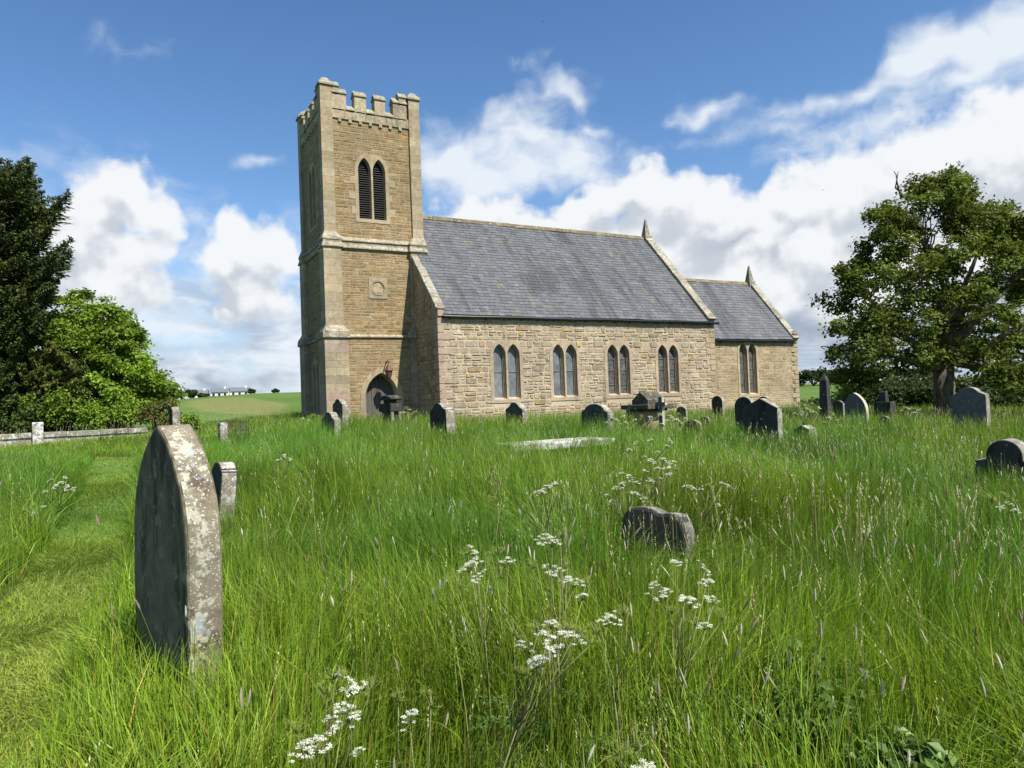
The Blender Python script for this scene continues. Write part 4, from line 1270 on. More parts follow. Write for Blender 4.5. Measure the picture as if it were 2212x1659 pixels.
gravestone('camber', 1255, 1312, 1326, 873, 932, 'broad dark gravestone with hunched top below the second and third nave windows', GF, lean=-2)
gravestone('round', 1538, 1561, 1567, 855, 893, 'black round topped gravestone at the corner of nave and chancel', DF)
gravestone('round', 1588, 1626, 1634, 857, 914, 'black round topped gravestone overlapped by the broad gabled stone', DF, depth=17.5)
gravestone('round', 1640, 1659, 1668, 856, 900, 'round top of a gravestone peeping over the broad gabled stone', GF, depth=22)
gravestone('lowgable', 1606, 1680, 1691, 860, 918, 'broad black gabled gravestone in front of the chancel', DF, depth=16.2)
gravestone('lowgable', 1716, 1748, 1782, 918, 950, 'low gabled stone sunk in grass, right of the chancel', GF, rot=8)
gravestone('lancet', 1820, 1872, 1878, 848, 914, 'dark pointed gravestone with a pale cut edge near the big tree', [M['grey_face'], M['pale_cut']])
gravestone('camber', 1800, 1822, 1826, 866, 905, 'black square topped gravestone half hidden behind the pale edged one', DF, depth=22)
gravestone('shoulder', 2058, 2133, 2145, 836, 925, 'large grey round shouldered gravestone under the big tree', [M['grey_face'], M['pale_edge']], rot=14)
gravestone('step', 2108, 2240, 2262, 952, 1050, 'dark stepped gravestone cut off by the right edge of the photo', [M['dark_face'], M['grey_edge2']], rot=12, depth=8.6, wmax=1.5)
gravestone('double', 1336, 1474, 1491, 1090, 1172, 'low mossy double humped gravestone sunk among cow parsley', [M['dark_face'], M['grey_edge']], rot=18, lean=-2, back=-6, bevel=.03, depth=6.6, wmax=2.2, thick=.20)
gravestone('segment', 1479, 1512, 1518, 907, 930, 'low dark curved stone almost lost in grass before the chancel', DF)
gravestone('segment', 1511, 1532, 1536, 900, 914, 'tiny dark stone top in the grass behind the low curved stone', DF)
gravestone('segment', 1353, 1370, 1372, 873, 905, 'small grey green gravestone just left of the pedimented tomb', GF, depth=24)
gravestone('segment', 1462, 1482, 1486, 878, 905, 'mossy low gravestone behind grass below the fourth nave window', GF, depth=24)
gravestone('camber', 1512, 1530, 1532, 908, 926, 'small black stump of stone among the grass tops', DF, depth=20, name='stone_stump', cat='stone') if False else None
gravestone('segment', 1899, 1921, 1924, 899, 912, 'flat black stone low in the grass right of the pale edged gravestone', DF, depth=19.5)

def rot_box(q, c, u, n, a0, a1, d0, d1, z0, z1, col=(1,1,1), mi=0, top=None):
    """box along u from a0 to a1, depth back from the face d0 to d1; top = (da, dd) inset of the upper face"""
    ia, idd = top or (0, 0)
    P = lambda a, d, z: np.array([c[0], c[1], 0])+u*a-n*d+UZ*z
    q.hexa([P(a0,d0,z0), P(a1,d0,z0), P(a1,d1,z0), P(a0,d1,z0), P(a0+ia,d0+idd,z1), P(a1-ia,d0+idd,z1), P(a1-ia,d1-idd,z1), P(a0+ia,d1-idd,z1)], col, mi)

def place(x0, x1, ybase, rot, depth=None, h=0.42):
    u, n = face_frame(R_(rot))
    if depth is None: _, depth = hit(((x0+x1)/2, ybase), h)
    A = at((x0, ybase), depth)
    w = solve_len(A, u, x1)
    c = A+u*w/2
    return u, n, c, w, gz1(c[0], c[1]), depth
def ztop(x, y, d): return at((x, y), d)[2]

# pedimented tomb
u, n, c, w, g, d = place(1369, 1399, 912, 12, depth=19.5)
t = thing('pedestal_tomb', (c[0], c[1], g), 'buff stone pedestal tomb with a mossy black pedimented cap', 'tomb', 'carved monuments in the churchyard')
tk = .75
z0, z1, z2, z3 = g-.2, ztop(1384, 886, d), ztop(1384, 874, d), ztop(1384, 847, d)
q = MB(); rot_box(q, c, u, n, -w/2, w/2, 0, tk, z0, z1-.03); q.build('die', [M['sand_face']], t, bevel=.012)
q = MB(); rot_box(q, c, u, n, -w/2-.06, w/2+.06, -.06, tk+.06, z1-.04, z1+.03); rot_box(q, c, u, n, -w/2-.24, w/2+.24, -.24, tk+.24, z1+.03, z2); q.build('cornice', [M['mossy_cap']], t, bevel=.015)
q = MB()
q.prism([(-w/2-.04, z2-.01), (w/2+.04, z2-.01), (w/2+.04, z2+.12), (0, z3), (-w/2-.04, z2+.12)], (c[0], c[1], 0), u, UZ, n, .0, -tk, mi=0)
q.build('pediment', [M['mossy_cap']], t, bevel=.012)
q = MB(); rot_box(q, c, u, n, -w/2-.08, w/2+.08, -.08, tk+.08, z0, g+.28); q.build('plinth', [M['sand_face']], t, bevel=.012)

# draped pedestal by the door
u, n, c, w, g, d = place(822, 845, 905, 10, depth=24.5)
t = thing('urn_pedestal', (c[0], c[1], g), 'dark carved pedestal with a scrolled cap in front of the church door', 'monument', 'carved monuments in the churchyard')
z0 = g-.2; za, zb, zc, zd = (ztop(833, yy, d) for yy in (888, 872, 865, 855))
q = MB(); rot_box(q, c, u, n, -w/2+.02, w/2-.02, .02, .36, z0, za-.02, top=(.03, .02)); rot_box(q, c, u, n, -w/2-.04, w/2+.04, -.04, .42, za-.02, zb); q.build('die', [M['dark_face'], M['pale_edge']], t, bevel=.02)
q = MB(); rot_box(q, c, u, n, -w/2+.10, w/2-.10, .08, .30, zb-.01, zc+.02); q.build('neck', [M['dark_face']], t, bevel=.015)
q = MB()
prof = [(-w/2-.02, 0), (w/2+.02, 0), (w/2+.05, .06), (w/2+.02, .13), (w*.3, .17), (w*.1, .21), (-w*.1, .21), (-w*.3, .17), (-w/2-.02, .13), (-w/2-.05, .06)]
q.prism([(a, b*max(.8, (zd-zc)/.21)) for a, b in prof], (c[0], c[1], zc), u, UZ, n, .03, -.42, mi=0, mi_side=1)
q.build('scrolled_cap', [M['dark_face'], M['mossy_cap']], t, bevel=.02)
for dd in (.04, .34):
    q = MB(); p = c+u*(w/2+.0)-n*dd
    q.lathe([(.05, z0), (.055, g+.35), (.035, g+.42), (.06, g+.48), (.06, za-.03)], p[0], p[1], 8); q.build('baluster', [M['pale_edge']], t, smooth=False)

# plain cross
u, n, c, w, g, d = place(1417, 1438, 912, 12, depth=19.0)
t = thing('cross_gravestone', (c[0], c[1], g), 'plain grey stone cross standing beside the pedimented tomb', 'gravestone', 'carved monuments in the churchyard')
zt = ztop(1428, 857, d); zr = ztop(1428, 876, d); zb = ztop(1428, 869, d); hw = w/2
q = MB(); s_ = hw*.36
q.prism([(-s_*1.1, g-.2), (s_*1.1, g-.2), (s_, zr), (hw, zr), (hw, zb), (s_, zb), (s_, zt), (-s_, zt), (-s_, zb), (-hw, zb), (-hw, zr), (-s_, zr)], (c[0], c[1], 0), u, UZ, n, 0, -.11, mi=0, mi_side=1)
q.build('cross', [M['grey_face'], M['pale_cut']], t, bevel=.008)
q = MB(); rot_box(q, c, u, n, -.26, .26, -.18, .30, g-.1, g+.16); q.build('base', [M['grey_face']], t, bevel=.012)

# obelisk
u, n, c, w, g, d = place(1769, 1788, 890, 12, depth=23)
zt = ztop(1777, 806, d); zs_ = ztop(1777, 822, d)
t = thing('obelisk', (c[0], c[1], g), 'slender black stone obelisk standing right of the chancel', 'monument', 'carved monuments in the churchyard')
q = MB(); a = w/2+.02
rot_box(q, c, u, n, -a, a, 0, 2*a, g-.1, zs_, top=(a*.32, a*.32)); rot_box(q, c, u, n, -a*.68, a*.68, a*.32, a*1.68, zs_, zt, top=(a*.64, a*.64))
q.build('shaft', [M['dark_face']], t, bevel=.008)
q = MB(); rot_box(q, c, u, n, -a-.15, a+.15, -.15, 2*a+.15, g-.2, g+.22); q.build('plinth', [M['dark_face']], t, bevel=.012)

# shaded cross under the tree
u, n, c, w, g, d = place(1888, 1924, 892, 12, depth=24)
t = thing('cross_gravestone', (c[0], c[1], g), 'dark stone cross on a block in the shade of the big tree', 'gravestone', 'carved monuments in the churchyard')
zt, zr = ztop(1906, 846, d), ztop(1906, 868, d)
q = MB(); a = w/2
q.prism([(-a*.42, zr-.05), (a*.42, zr-.05), (a*.36, zt), (-a*.36, zt)], (c[0], c[1], 0), u, UZ, n, -.06, -.30); q.build('cross', [M['dark_face']], t, bevel=.012)
q = MB(); rot_box(q, c, u, n, -a, a, 0, .45, g-.1, zr); q.build('base', [M['dark_face']], t, bevel=.012)

# flat white table slab lying across the grass
A = at((1103, 966), 11.6); B_ = at((1328, 952), 12.6)
dv = B_-A; dv[2] = 0; L = np.linalg.norm(dv); uu = dv/L; nn = np.array([-uu[1], uu[0], 0])
zz = (A[2]+B_[2])/2+.02
cc = (A+B_)/2+nn*.40
t = thing('table_tomb', (cc[0], cc[1], gz1(cc[0], cc[1])), 'white lichen covered flat slab of a low table tomb in the grass', 'tomb', 'carved monuments in the churchyard')
q = MB()
rr = random.Random(4)
N = 9
P = lambda a, b, z: cc+uu*a+nn*b-np.array([0, 0, cc[2]])+UZ*z
edge = [(-L/2+L*i/N, -.40+rr.uniform(-.03, .03)) for i in range(N+1)] + [(L/2, .38), (0, .41), (-L/2+.05, .38)]
q.prism(edge, P(0, 0, zz), uu, nn, UZ, 0.02, -.10)
q.build('slab', [M['white_lichen']], t, bevel=.02)
for a in (-L*.33, L*.33):
    q = MB(); q.hexa([P(a-.16, -.3, g) for g in (0,)] + [P(a+.16, -.3, 0), P(a+.16, .3, 0), P(a-.16, .3, 0), P(a-.16, -.3, zz-.08), P(a+.16, -.3, zz-.08), P(a+.16, .3, zz-.08), P(a-.16, .3, zz-.08)]); q.build('support', [M['wall_stone']], t)

# ------------------------------------------------------------------ low boundary wall and gate pillar on the left
wl0, wl1 = at((40, 952), 25.2), at((318, 930), 27.6)
dv = wl1-wl0; dv[2] = 0; L = np.linalg.norm(dv); uu = dv/L; nn = np.array([uu[1], -uu[0], 0])
zt0, zt1 = at((92, 934), 25.6)[2], at((318, 923), 27.6)[2]
wallt = thing('boundary_wall', ((wl0+wl1)/2*[1, 1, 0])+[0, 0, gz1(*((wl0+wl1)/2)[:2])], 'low stone boundary wall with flat coping below the trees on the left', 'wall')
q = MB()
g0 = gz1(*wl0[:2])-.2
Ls = -0.9
def wz(s): return zt0+(zt1-zt0)*(s/L)
Pw = lambda s, d_, z: np.array([wl0[0], wl0[1], 0])+uu*s+nn*d_+UZ*z
s = Ls; rr = random.Random(9)
q.hexa([Pw(Ls, .14, g0), Pw(L, .14, g0), Pw(L, -.16, g0), Pw(Ls, -.16, g0), Pw(Ls, .14, wz(Ls)-.19), Pw(L, .14, wz(L)-.19), Pw(L, -.16, wz(L)-.19), Pw(Ls, -.16, wz(Ls)-.19)], (.5, .5, .5))
q.build('wall_body', [M['wall_stone']], wallt)
q = MB()
while s < L-.05:
    l = min(rr.uniform(.7, 1.1), L-s)
    dz = rr.uniform(-.008, .008)
    q.hexa([Pw(s+.006, .19, wz(s)-.18+dz), Pw(s+l-.006, .19, wz(s+l)-.18+dz), Pw(s+l-.006, -.2, wz(s+l)-.18+dz), Pw(s+.006, -.2, wz(s)-.18+dz),
            Pw(s+.006, .17, wz(s)+dz), Pw(s+l-.006, .17, wz(s+l)+dz), Pw(s+l-.006, -.18, wz(s+l)+dz), Pw(s+.006, -.18, wz(s)+dz)])
    s += l
q.build('coping', [M['wall_stone']], wallt, bevel=.015)
pp = at((82, 950), 25.4)
zt = at((82, 912), 25.4)[2]
pil = thing('gate_pillar', (pp[0], pp[1], gz1(pp[0], pp[1])), 'short square white lichened stone pillar at the end of the low wall', 'pillar')
q = MB(); rot_box(q, pp, uu, nn, -.165, .165, -.17, .17, g0, zt-.05); q.build('shaft', [M['white_lichen']], pil, bevel=.015)
q = MB(); rot_box(q, pp, uu, nn, -.175, .175, -.18, .18, zt-.055, zt, top=(.02, .02)); q.build('cap', [M['white_lichen']], pil, bevel=.012)

# grave kerb with iron rail, left of the tower
u, n, c, w, g, d = place(472, 532, 926, 0, depth=21)
uu = (at((532, 926), 21.6)-at((472, 928), 21.0)); uu[2] = 0; L = np.linalg.norm(uu); uu /= L; nn = np.array([uu[1], -uu[0], 0])
o_ = at((472, 928), 21.0)
rail = thing('grave_railing', (o_[0], o_[1], gz1(o_[0], o_[1])), 'low rusty iron grave railing with one pale stone post, left of the tower', 'railing')
zt = at((480, 913), 21.0)[2]
q = MB(); rot_box(q, o_+uu*.12, uu, nn, -.11, .11, -.1, .1, gz1(o_[0], o_[1])-.1, zt); q.build('post', [M['wall_stone']], rail, bevel=.015)
q = MB()
for i in range(14):
    p = o_+uu*(.28+i*.04*L/.7)
    q.tube([(p[0], p[1], gz1(o_[0], o_[1])), (p[0], p[1], zt+.04)], [.012, .012], 4)
for zz in (zt, zt-.25): q.tube([tuple((o_+uu*.22)[:2])+(zz,), tuple((o_+uu*(.3+13*.04*L/.7))[:2])+(zz,)], [.014, .014], 4)
q.build('rail', [M['iron']], rail)

# ------------------------------------------------------------------ trees
def leaf_cloud(pts, nrm, size, col, rg, aspect=0.62, fold=0.25, jitn=0.6):
    """one small folded leaf (two faces) at each point; nrm = way it roughly faces"""
    n = len(pts)
    nn_ = nrm + rg.normal(0, jitn, (n, 3)); nn_ /= np.linalg.norm(nn_, axis=1, keepdims=True)+1e-9
    t = rg.normal(0, 1, (n, 3)); t -= nn_*np.sum(t*nn_, 1, keepdims=True); t /= np.linalg.norm(t, axis=1, keepdims=True)+1e-9
    b = np.cross(nn_, t)
    s = size*rg.uniform(.65, 1.3, (n, 1))
    h = s*aspect*.5
    a = pts - t*s*.5; e = pts + t*s*.5
    l = pts + b*h + nn_*s*fold*.5; r = pts - b*h + nn_*s*fold*.5
    V = np.stack([a, l, e, r], 1).reshape(-1, 3)
    i = np.arange(n)*4
    Q = np.concatenate([np.stack([i, i+1, i+2], 1), np.stack([i, i+2, i+3], 1)])
    C = np.repeat(col, 4, 0)
    return V, Q, C

def in_poly(x, y, poly):
    c = np.zeros(len(x), bool); j = len(poly)-1
    for i in range(len(poly)):
        xi, yi = poly[i]; xj, yj = poly[j]
        c ^= ((yi > y) != (yj > y)) & (x < (xj-xi)*(y-yi)/(yj-yi+1e-12)+xi)
        j = i
    return c

def limb(q, A, B, r0, r1, rr, sag=0.12, seg=6):
    A, B = Vector(A), Vector(B); L = (B-A).length
    off = Vector((rr.uniform(-1, 1), rr.uniform(-1, 1), rr.uniform(-.2, 1.0)))*L*sag
    pts = []; rad = []
    for i in range(seg+1):
        t = i/seg
        p = A.lerp(B, t)+off*math.sin(math.pi*t)
        if 0 < i < seg: p += Vector((rr.uniform(-1, 1), rr.uniform(-1, 1), rr.uniform(-1, 1)))*L*.025
        pts.append(p); rad.append(r0+(r1-r0)*t)
    q.tube(pts, rad, 7)
    return pts

def broadleaf(name, base_px, depth, sil, nclump, rclump, nleaf, leaf, pal, label, seed, trunk_r=0.4, ddepth=4.0, fork_px=None, limbs=7, dead=(), crown_min=0.55, extra=(), flat=0.6, bark=True, dense=1.0, mat='leaf', core=0.35, gap=1.0, rz=.12):
    """crown filled with leaf clumps inside a silhouette; limbs run from the trunk's fork out to every clump"""
    rg = np.random.default_rng(seed); rr = random.Random(seed)
    b = at(base_px, depth); g = gz1(b[0], b[1]); b = np.array([b[0], b[1], g])
    t = thing(name, b, label, 'tree')
    fwd = np.array([_F[0], _F[1], 0]); fwd /= np.linalg.norm(fwd); side = np.array([fwd[1], -fwd[0], 0])
    xs = [p[0] for p in sil]; ys = [p[1] for p in sil]
    cxp = sum(xs)/len(xs)
    halfw = (max(xs)-min(xs))/2
    cl = []
    tries = 0
    while len(cl) < nclump and tries < nclump*60:
        tries += 1
        x, y = rg.uniform(min(xs), max(xs)), rg.uniform(min(ys), max(ys))
        if not in_poly(np.array([x]), np.array([y]), sil)[0]: continue
        rel = min(1, abs(x-cxp)/halfw)
        top = (y-min(ys))/(max(ys)-min(ys))
        dd = ddepth*math.sqrt(max(.08, 1-rel**2))*math.sqrt(max(.12, min(1, top*1.6)))
        z = rg.uniform(-1, 1)
        z = math.copysign(abs(z)**core, z)*dd
        R = rclump*rg.uniform(.7, 1.25)
        rp = R*FPX/depth*.75; hh = (max(ys)-min(ys))/2; cyp = (max(ys)+min(ys))/2
        P = at((cxp+(x-cxp)*(1-rp/halfw), cyp+(y-cyp)*(1-.8*rp/hh)), depth+z)
        if any(np.linalg.norm(P-c0) < .5*gap*(R+R0) for c0, R0 in cl): continue
        cl.append((P, R))
    for (x, y, z, R) in extra: cl.append((at((x, y), depth+z), R))
    q = MB()
    fz = at(fork_px, depth)[2] if fork_px else g+2.0
    top = np.array([b[0], b[1], fz])
    q.tube([b-[0, 0, .4], b+[0, 0, .15], b+[.05, .03, (fz-g)*.4], top], [trunk_r*1.7, trunk_r*1.25, trunk_r*1.02, trunk_r*.95], 12)
    for i in range(5):
        a = i*1.3+.4
        q.tube([b+[math.cos(a)*trunk_r*1.9, math.sin(a)*trunk_r*1.9, -.15], b+[math.cos(a)*trunk_r*1.0, math.sin(a)*trunk_r*1.0, .25], b+[math.cos(a)*trunk_r*.6, math.sin(a)*trunk_r*.6, 1.1]], [trunk_r*.35, trunk_r*.4, trunk_r*.2], 6)
    # main limbs towards spread-out clumps
    P0 = np.array([c[0] for c in cl]); cen = P0.mean(0)
    idx = [int(np.argmax(np.linalg.norm(P0-top, axis=1)))]
    while len(idx) < limbs:
        dmin = np.min([np.linalg.norm(P0-P0[i], axis=1) for i in idx], 0); idx.append(int(np.argmax(dmin)))
    main = []
    for i in idx:
        e = top+(P0[i]-top)*.72
        main += [(p, trunk_r*.5*(1-k_/6*.75)) for k_, p in enumerate(limb(q, top-[0, 0, rr.uniform(0, .5)], e, trunk_r*.52, trunk_r*.14, rr, .16))][1:]
    mp = np.array([list(p) for p, _ in main]); mr = np.array([r for _, r in main])
    for P, R in cl:
        dd = np.linalg.norm(mp-P, axis=1) + 1.2*np.maximum(0, mp[:, 2]-P[2])
        j = int(np.argmin(dd)); r0 = min(mr[j]*.7, .02+.022*dd[j])
        pts = limb(q, mp[j], P, r0, .012, rr, .14)
        for _ in range(4):
            k_ = rr.randint(3, 5)
            e = P+rg.normal(0, R*.36, 3)
            limb(q, pts[k_], e, .018, .006, rr, .12, 3)
    for path in dead:
        pts = [at((x, y-14), depth+z) for x, y, z in path]
        q.tube(pts, list(np.linspace(.045, .015, len(pts))), 5)
    q.build('trunk', M['bark'], t, smooth=True)
    V, Q, C = [], [], []
    nb = 0
    per = nleaf/sum(R**2 for _, R in cl)
    pal = np.array(pal)
    for P, R in cl:
        m = int(per*R*R*rg.uniform(.6, 1.3)*dense)
        # several sprays per clump, each a shallow cup of leaves
        ns = max(4, int(R*R*9))
        sc = rg.normal(0, 1, (ns, 3)); sc /= np.linalg.norm(sc, axis=1, keepdims=True); sc *= R*rg.uniform(.35, 1.0, (ns, 1))
        sc[:, 2] *= flat
        k_ = rg.integers(0, ns, m)
        off = rg.normal(0, 1, (m, 3))*np.array([R*.24, R*.24, R*rz])
        pts = P+sc[k_]+off
        out = sc[k_]/R; nr = out*.7+np.array([0, 0, .8])
        tone = rg.uniform(.78, 1.2)
        stone_ = rg.uniform(.8, 1.22, (ns, 1))
        col = pal[rg.integers(0, len(pal), m)]*tone*stone_[k_]*rg.uniform(.8, 1.2, (m, 1))
        v, f_, c_ = leaf_cloud(pts, nr, leaf, col, rg)
        V.append(v); Q.append(f_+nb); C.append(c_); nb += len(v)
    V = np.concatenate(V)-b; Q = np.concatenate(Q); C = np.concatenate(C)
    link('crown', fast_mesh('crown', V, Q, C, [M[mat]]), t)
    return t

SYC = [(q0*1.65, q1*1.5, q2*1.2) for q0, q1, q2 in [(0.052, 0.085, 0.016), (0.065, 0.105, 0.020), (0.042, 0.072, 0.014), (0.078, 0.112, 0.022), (0.06, 0.075, 0.018)]]
sil_r = [(1790, 610), (1822, 575), (1880, 545), (1895, 525), (1888, 470), (1905, 440), (1950, 445), (1965, 400), (1990, 385), (2040, 390), (2070, 395), (2110, 425), (2140, 455), (2180, 455), (2230, 470),
         (2300, 470), (2380, 560), (2420, 700), (2400, 860), (2250, 860), (2130, 850), (2080, 800), (2010, 790), (1960, 815), (1900, 845), (1830, 850), (1795, 820), (1800, 790), (1788, 740), (1800, 700), (1792, 650)]
broadleaf('sycamore_tree', (2042, 880), 29.0, sil_r, 96, .90, 84000, 0.165, SYC, 'big spreading dark green tree with bare dead twigs on top', 21, trunk_r=.40, ddepth=4.2, fork_px=(2045, 770), limbs=14, flat=.9, gap=1.38, rz=.16,
          dead=[[(1948, 445, 0), (1942, 425, 0), (1938, 408, 0), (1936, 392, 0), (1931, 384, 0)], [(1952, 440, .2), (1944, 428, .2), (1934, 420, .1), (1938, 400, 0), (1940, 385, 0)],
                [(2068, 405, 0), (2066, 392, 0), (2060, 382, 0), (2052, 375, 0)], [(2066, 393, 0), (2072, 381, 0), (2080, 384, 0)], [(2062, 385, 0), (2066, 374, 0), (2072, 370, 0)], [(1850, 560, 0), (1846, 548, 0), (1852, 540, 0)]],
          extra=[(1985, 408, 0, .75), (2030, 402, .5, .8), (2078, 412, -.4, .8), (2140, 462, .3, .8), (2235, 492, 0, .9), (2060, 450, -1, .9), (1990, 450, -.8, .9), (1925, 475, -.4, .8), (1915, 520, -.3, .85), (1885, 560, 0, .85), (1940, 560, -1.2, .9), (2120, 500, -1.2, .95), (2190, 540, -1.4, 1.0), (1815, 600, 0, .7), (1850, 580, .5, .8), (1812, 760, -.5, .6), (1825, 835, -1, .7), (1870, 800, -1.5, .8), (1915, 470, 0, .7), (2000, 400, 0, .7), (2050, 405, .4, .8), (2105, 440, 0, .7), (2195, 485, -1, .9)])
LIME = [(q0*1.75, q1*1.42, q2*1.1) for q0, q1, q2 in [(0.075, 0.155, 0.018), (0.095, 0.185, 0.024), (0.060, 0.125, 0.014), (0.11, 0.20, 0.03)]]
sil_l = [(105, 660), (120, 640), (170, 628), (185, 632), (220, 645), (245, 655), (280, 690), (300, 720), (312, 760), (325, 790), (345, 830), (368, 855), (365, 885), (340, 900), (318, 925), (200, 925), (60, 925), (0, 925), (-60, 800), (0, 680), (60, 640)]
broadleaf('lime_tree', (150, 915), 33.0, sil_l, 120, 1.0, 95000, 0.175, LIME, 'bright green leafy tree behind the low wall on the left', 33, trunk_r=.28, ddepth=2.6, limbs=7, flat=.55,
          extra=[(175, 640, 0, .6), (235, 668, 0, .65), (275, 700, 0, .6), (292, 735, 0, .55), (312, 790, -.2, .6), (340, 845, 0, .6), (352, 868, 0, .55), (130, 655, 0, .6), (300, 880, -1, .75), (250, 900, -1.2, .75), (330, 900, -.8, .6), (200, 905, -1.4, .75), (140, 905, -1.4, .75)])

def yew(name, base_px, depth, sil, nshoot, label, pal, seed, ddepth=2.5, trunk_r=.45, extra=(), shoot=0.75, per=120, up=.9, width=.05):
    rg = np.random.default_rng(seed); rr = random.Random(seed)
    b = at(base_px, depth); g = gz1(b[0], b[1]); b = np.array([b[0], b[1], g])
    t = thing(name, b, label, 'tree')
    xs = [p[0] for p in sil]; ys = [p[1] for p in sil]
    q = MB()
    ht = at((base_px[0], min(ys)), depth)[2]
    q.tube([b-[0, 0, .3], b+[0, 0, 1.5], b+[.1, .1, (ht-g)*.5], b+[0, 0, (ht-g)*.9]], [trunk_r*1.3, trunk_r, trunk_r*.7, .05], 10)
    V, Q, C = [], [], []; nb = 0
    pal = np.array(pal)
    pts_ = []
    tries = 0
    while len(pts_) < nshoot and tries < nshoot*40:
        tries += 1
        x, y = rg.uniform(min(xs), max(xs)), rg.uniform(min(ys), max(ys))
        if not in_poly(np.array([x]), np.array([y]), sil)[0]: continue
        z = -abs(rg.uniform(0, 1))**.6*ddepth if rg.random() < .75 else rg.uniform(0, ddepth)
        pts_.append((x, y, z, 1.0))
    for e in extra: pts_.append(e)
    for x, y, z, sc in pts_:
        P = at((x, y), depth+z)
        axis_ = np.array([b[0], b[1], P[2]])
        out = P-axis_; r = np.linalg.norm(out); out = out/(r+1e-6)
        d = out*1.0+np.array([0, 0, up])+rg.normal(0, .25, 3)
        if sc > 1.2: d = np.array(out*.55+[0, 0, 1.0])
        d /= np.linalg.norm(d)
        L = shoot*sc*rg.uniform(.8, 1.35)
        root = P-d*L
        if rg.random() < .35: limb(q, axis_+(root-axis_)*.25+[0, 0, -.3*r*.5], root, .05, .015, rr, .1, 4)
        q.tube([root, P], [.014, .005], 4)
        m = int(per*sc)
        # needle sprays: side shoots off the axis, drooping at their ends
        s = rg.uniform(0, 1, m)**.8
        a = rg.normal(0, 1, (m, 3)); a -= d*np.sum(a*d, 1, keepdims=True)[:, :1]; a /= np.linalg.norm(a, axis=1, keepdims=True)
        ln = (1-s*.82)*L*.50*rg.uniform(.35, 1, m)
        base = root+d*(s*L)[:, None]
        dirn = a*.85+d*.55+np.array([0, 0, -.10])
        tip = base+dirn*ln[:, None]
        # three needles blades along each side shoot
        for f0, f1 in ((.0, .5), (.33, .85), (.6, 1.1)):
            p0 = base+(tip-base)*f0+rg.normal(0, .02, (m, 3)); p1 = base+(tip-base)*f1+rg.normal(0, .03, (m, 3))-np.array([0, 0, .03])*f1
            sd = np.cross(p1-p0, rg.normal(0, 1, (m, 3))); sd /= np.linalg.norm(sd, axis=1, keepdims=True)+1e-9
            w = width*rg.uniform(.5, 1.2, (m, 1))*.5
            mid = (p0+p1)/2
            v = np.stack([p0, mid+sd*w, p1, mid-sd*w], 1).reshape(-1, 3)
            i = np.arange(m)*4+nb
            Q.append(np.concatenate([np.stack([i, i+1, i+2], 1), np.stack([i, i+2, i+3], 1)])); V.append(v); nb += len(v)
            col = pal[rg.integers(0, len(pal))]*rg.uniform(.75, 1.25)*rg.uniform(.75, 1.25, (m, 1))
            C.append(np.repeat(col, 4, 0))
    q.build('trunk', M['bark'], t, smooth=True)
    V = np.concatenate(V)-b
    link('crown', fast_mesh('crown', V, np.concatenate(Q), np.concatenate(C), [M['needle']]), t)
YEW = [(q0*1.75, q1*1.75, q2*1.2) for q0, q1, q2 in [(0.022, 0.034, 0.009), (0.030, 0.044, 0.010), (0.018, 0.028, 0.009), (0.038, 0.050, 0.012)]]
sil_y = [(-260, 500), (-150, 380), (-60, 345), (0, 352), (40, 348), (66, 345), (80, 372), (72, 400), (85, 430), (105, 445), (130, 425), (128, 450), (112, 490), (105, 520), (140, 530), (146, 555), (122, 585), (116, 620), (108, 660), (92, 720), (60, 770), (40, 840), (30, 925), (-260, 930)]
yew('yew_tree', (-60, 925), 31.0, sil_y, 1300, 'tall dark yew tree at the left edge of the photo', YEW, 5, ddepth=3.0, shoot=1.0, width=.065,
    extra=[(60, 338, 0, 1.6), (20, 346, 0, 1.5), (74, 352, 0, 1.4), (86, 385, 0, 1.3), (94, 412, 0, 1.2), (150, 410, 0, 1.6), (132, 428, -.1, 1.5), (118, 440, -.3, 1.4), (154, 514, 0, 1.4), (152, 540, -.2, 1.3), (140, 520, -.2, 1.3), (120, 560, -.3, 1.3), (128, 600, -.3, 1.0), (128, 640, -.3, .9), (-20, 350, .3, 1.4), (4, 342, .1, 1.5), (108, 456, -.2, 1.3)])
OLIVE = [(q0*1.3, q1*1.45, q2) for q0, q1, q2 in [(0.055, 0.070, 0.012), (0.070, 0.080, 0.015), (0.045, 0.062, 0.012), (0.08, 0.075, 0.018)]]
sil_o = [(60, 760), (110, 735), (150, 745), (178, 770), (200, 800), (195, 850), (175, 890), (150, 905), (80, 905), (35, 880), (40, 800)]
yew('yew_bush', (105, 925), 29.8, sil_o, 170, 'olive brown yew bush between the dark yew and the bright green tree', OLIVE, 8, ddepth=1.3, trunk_r=.16, shoot=.75, per=140, up=.35, width=.06)

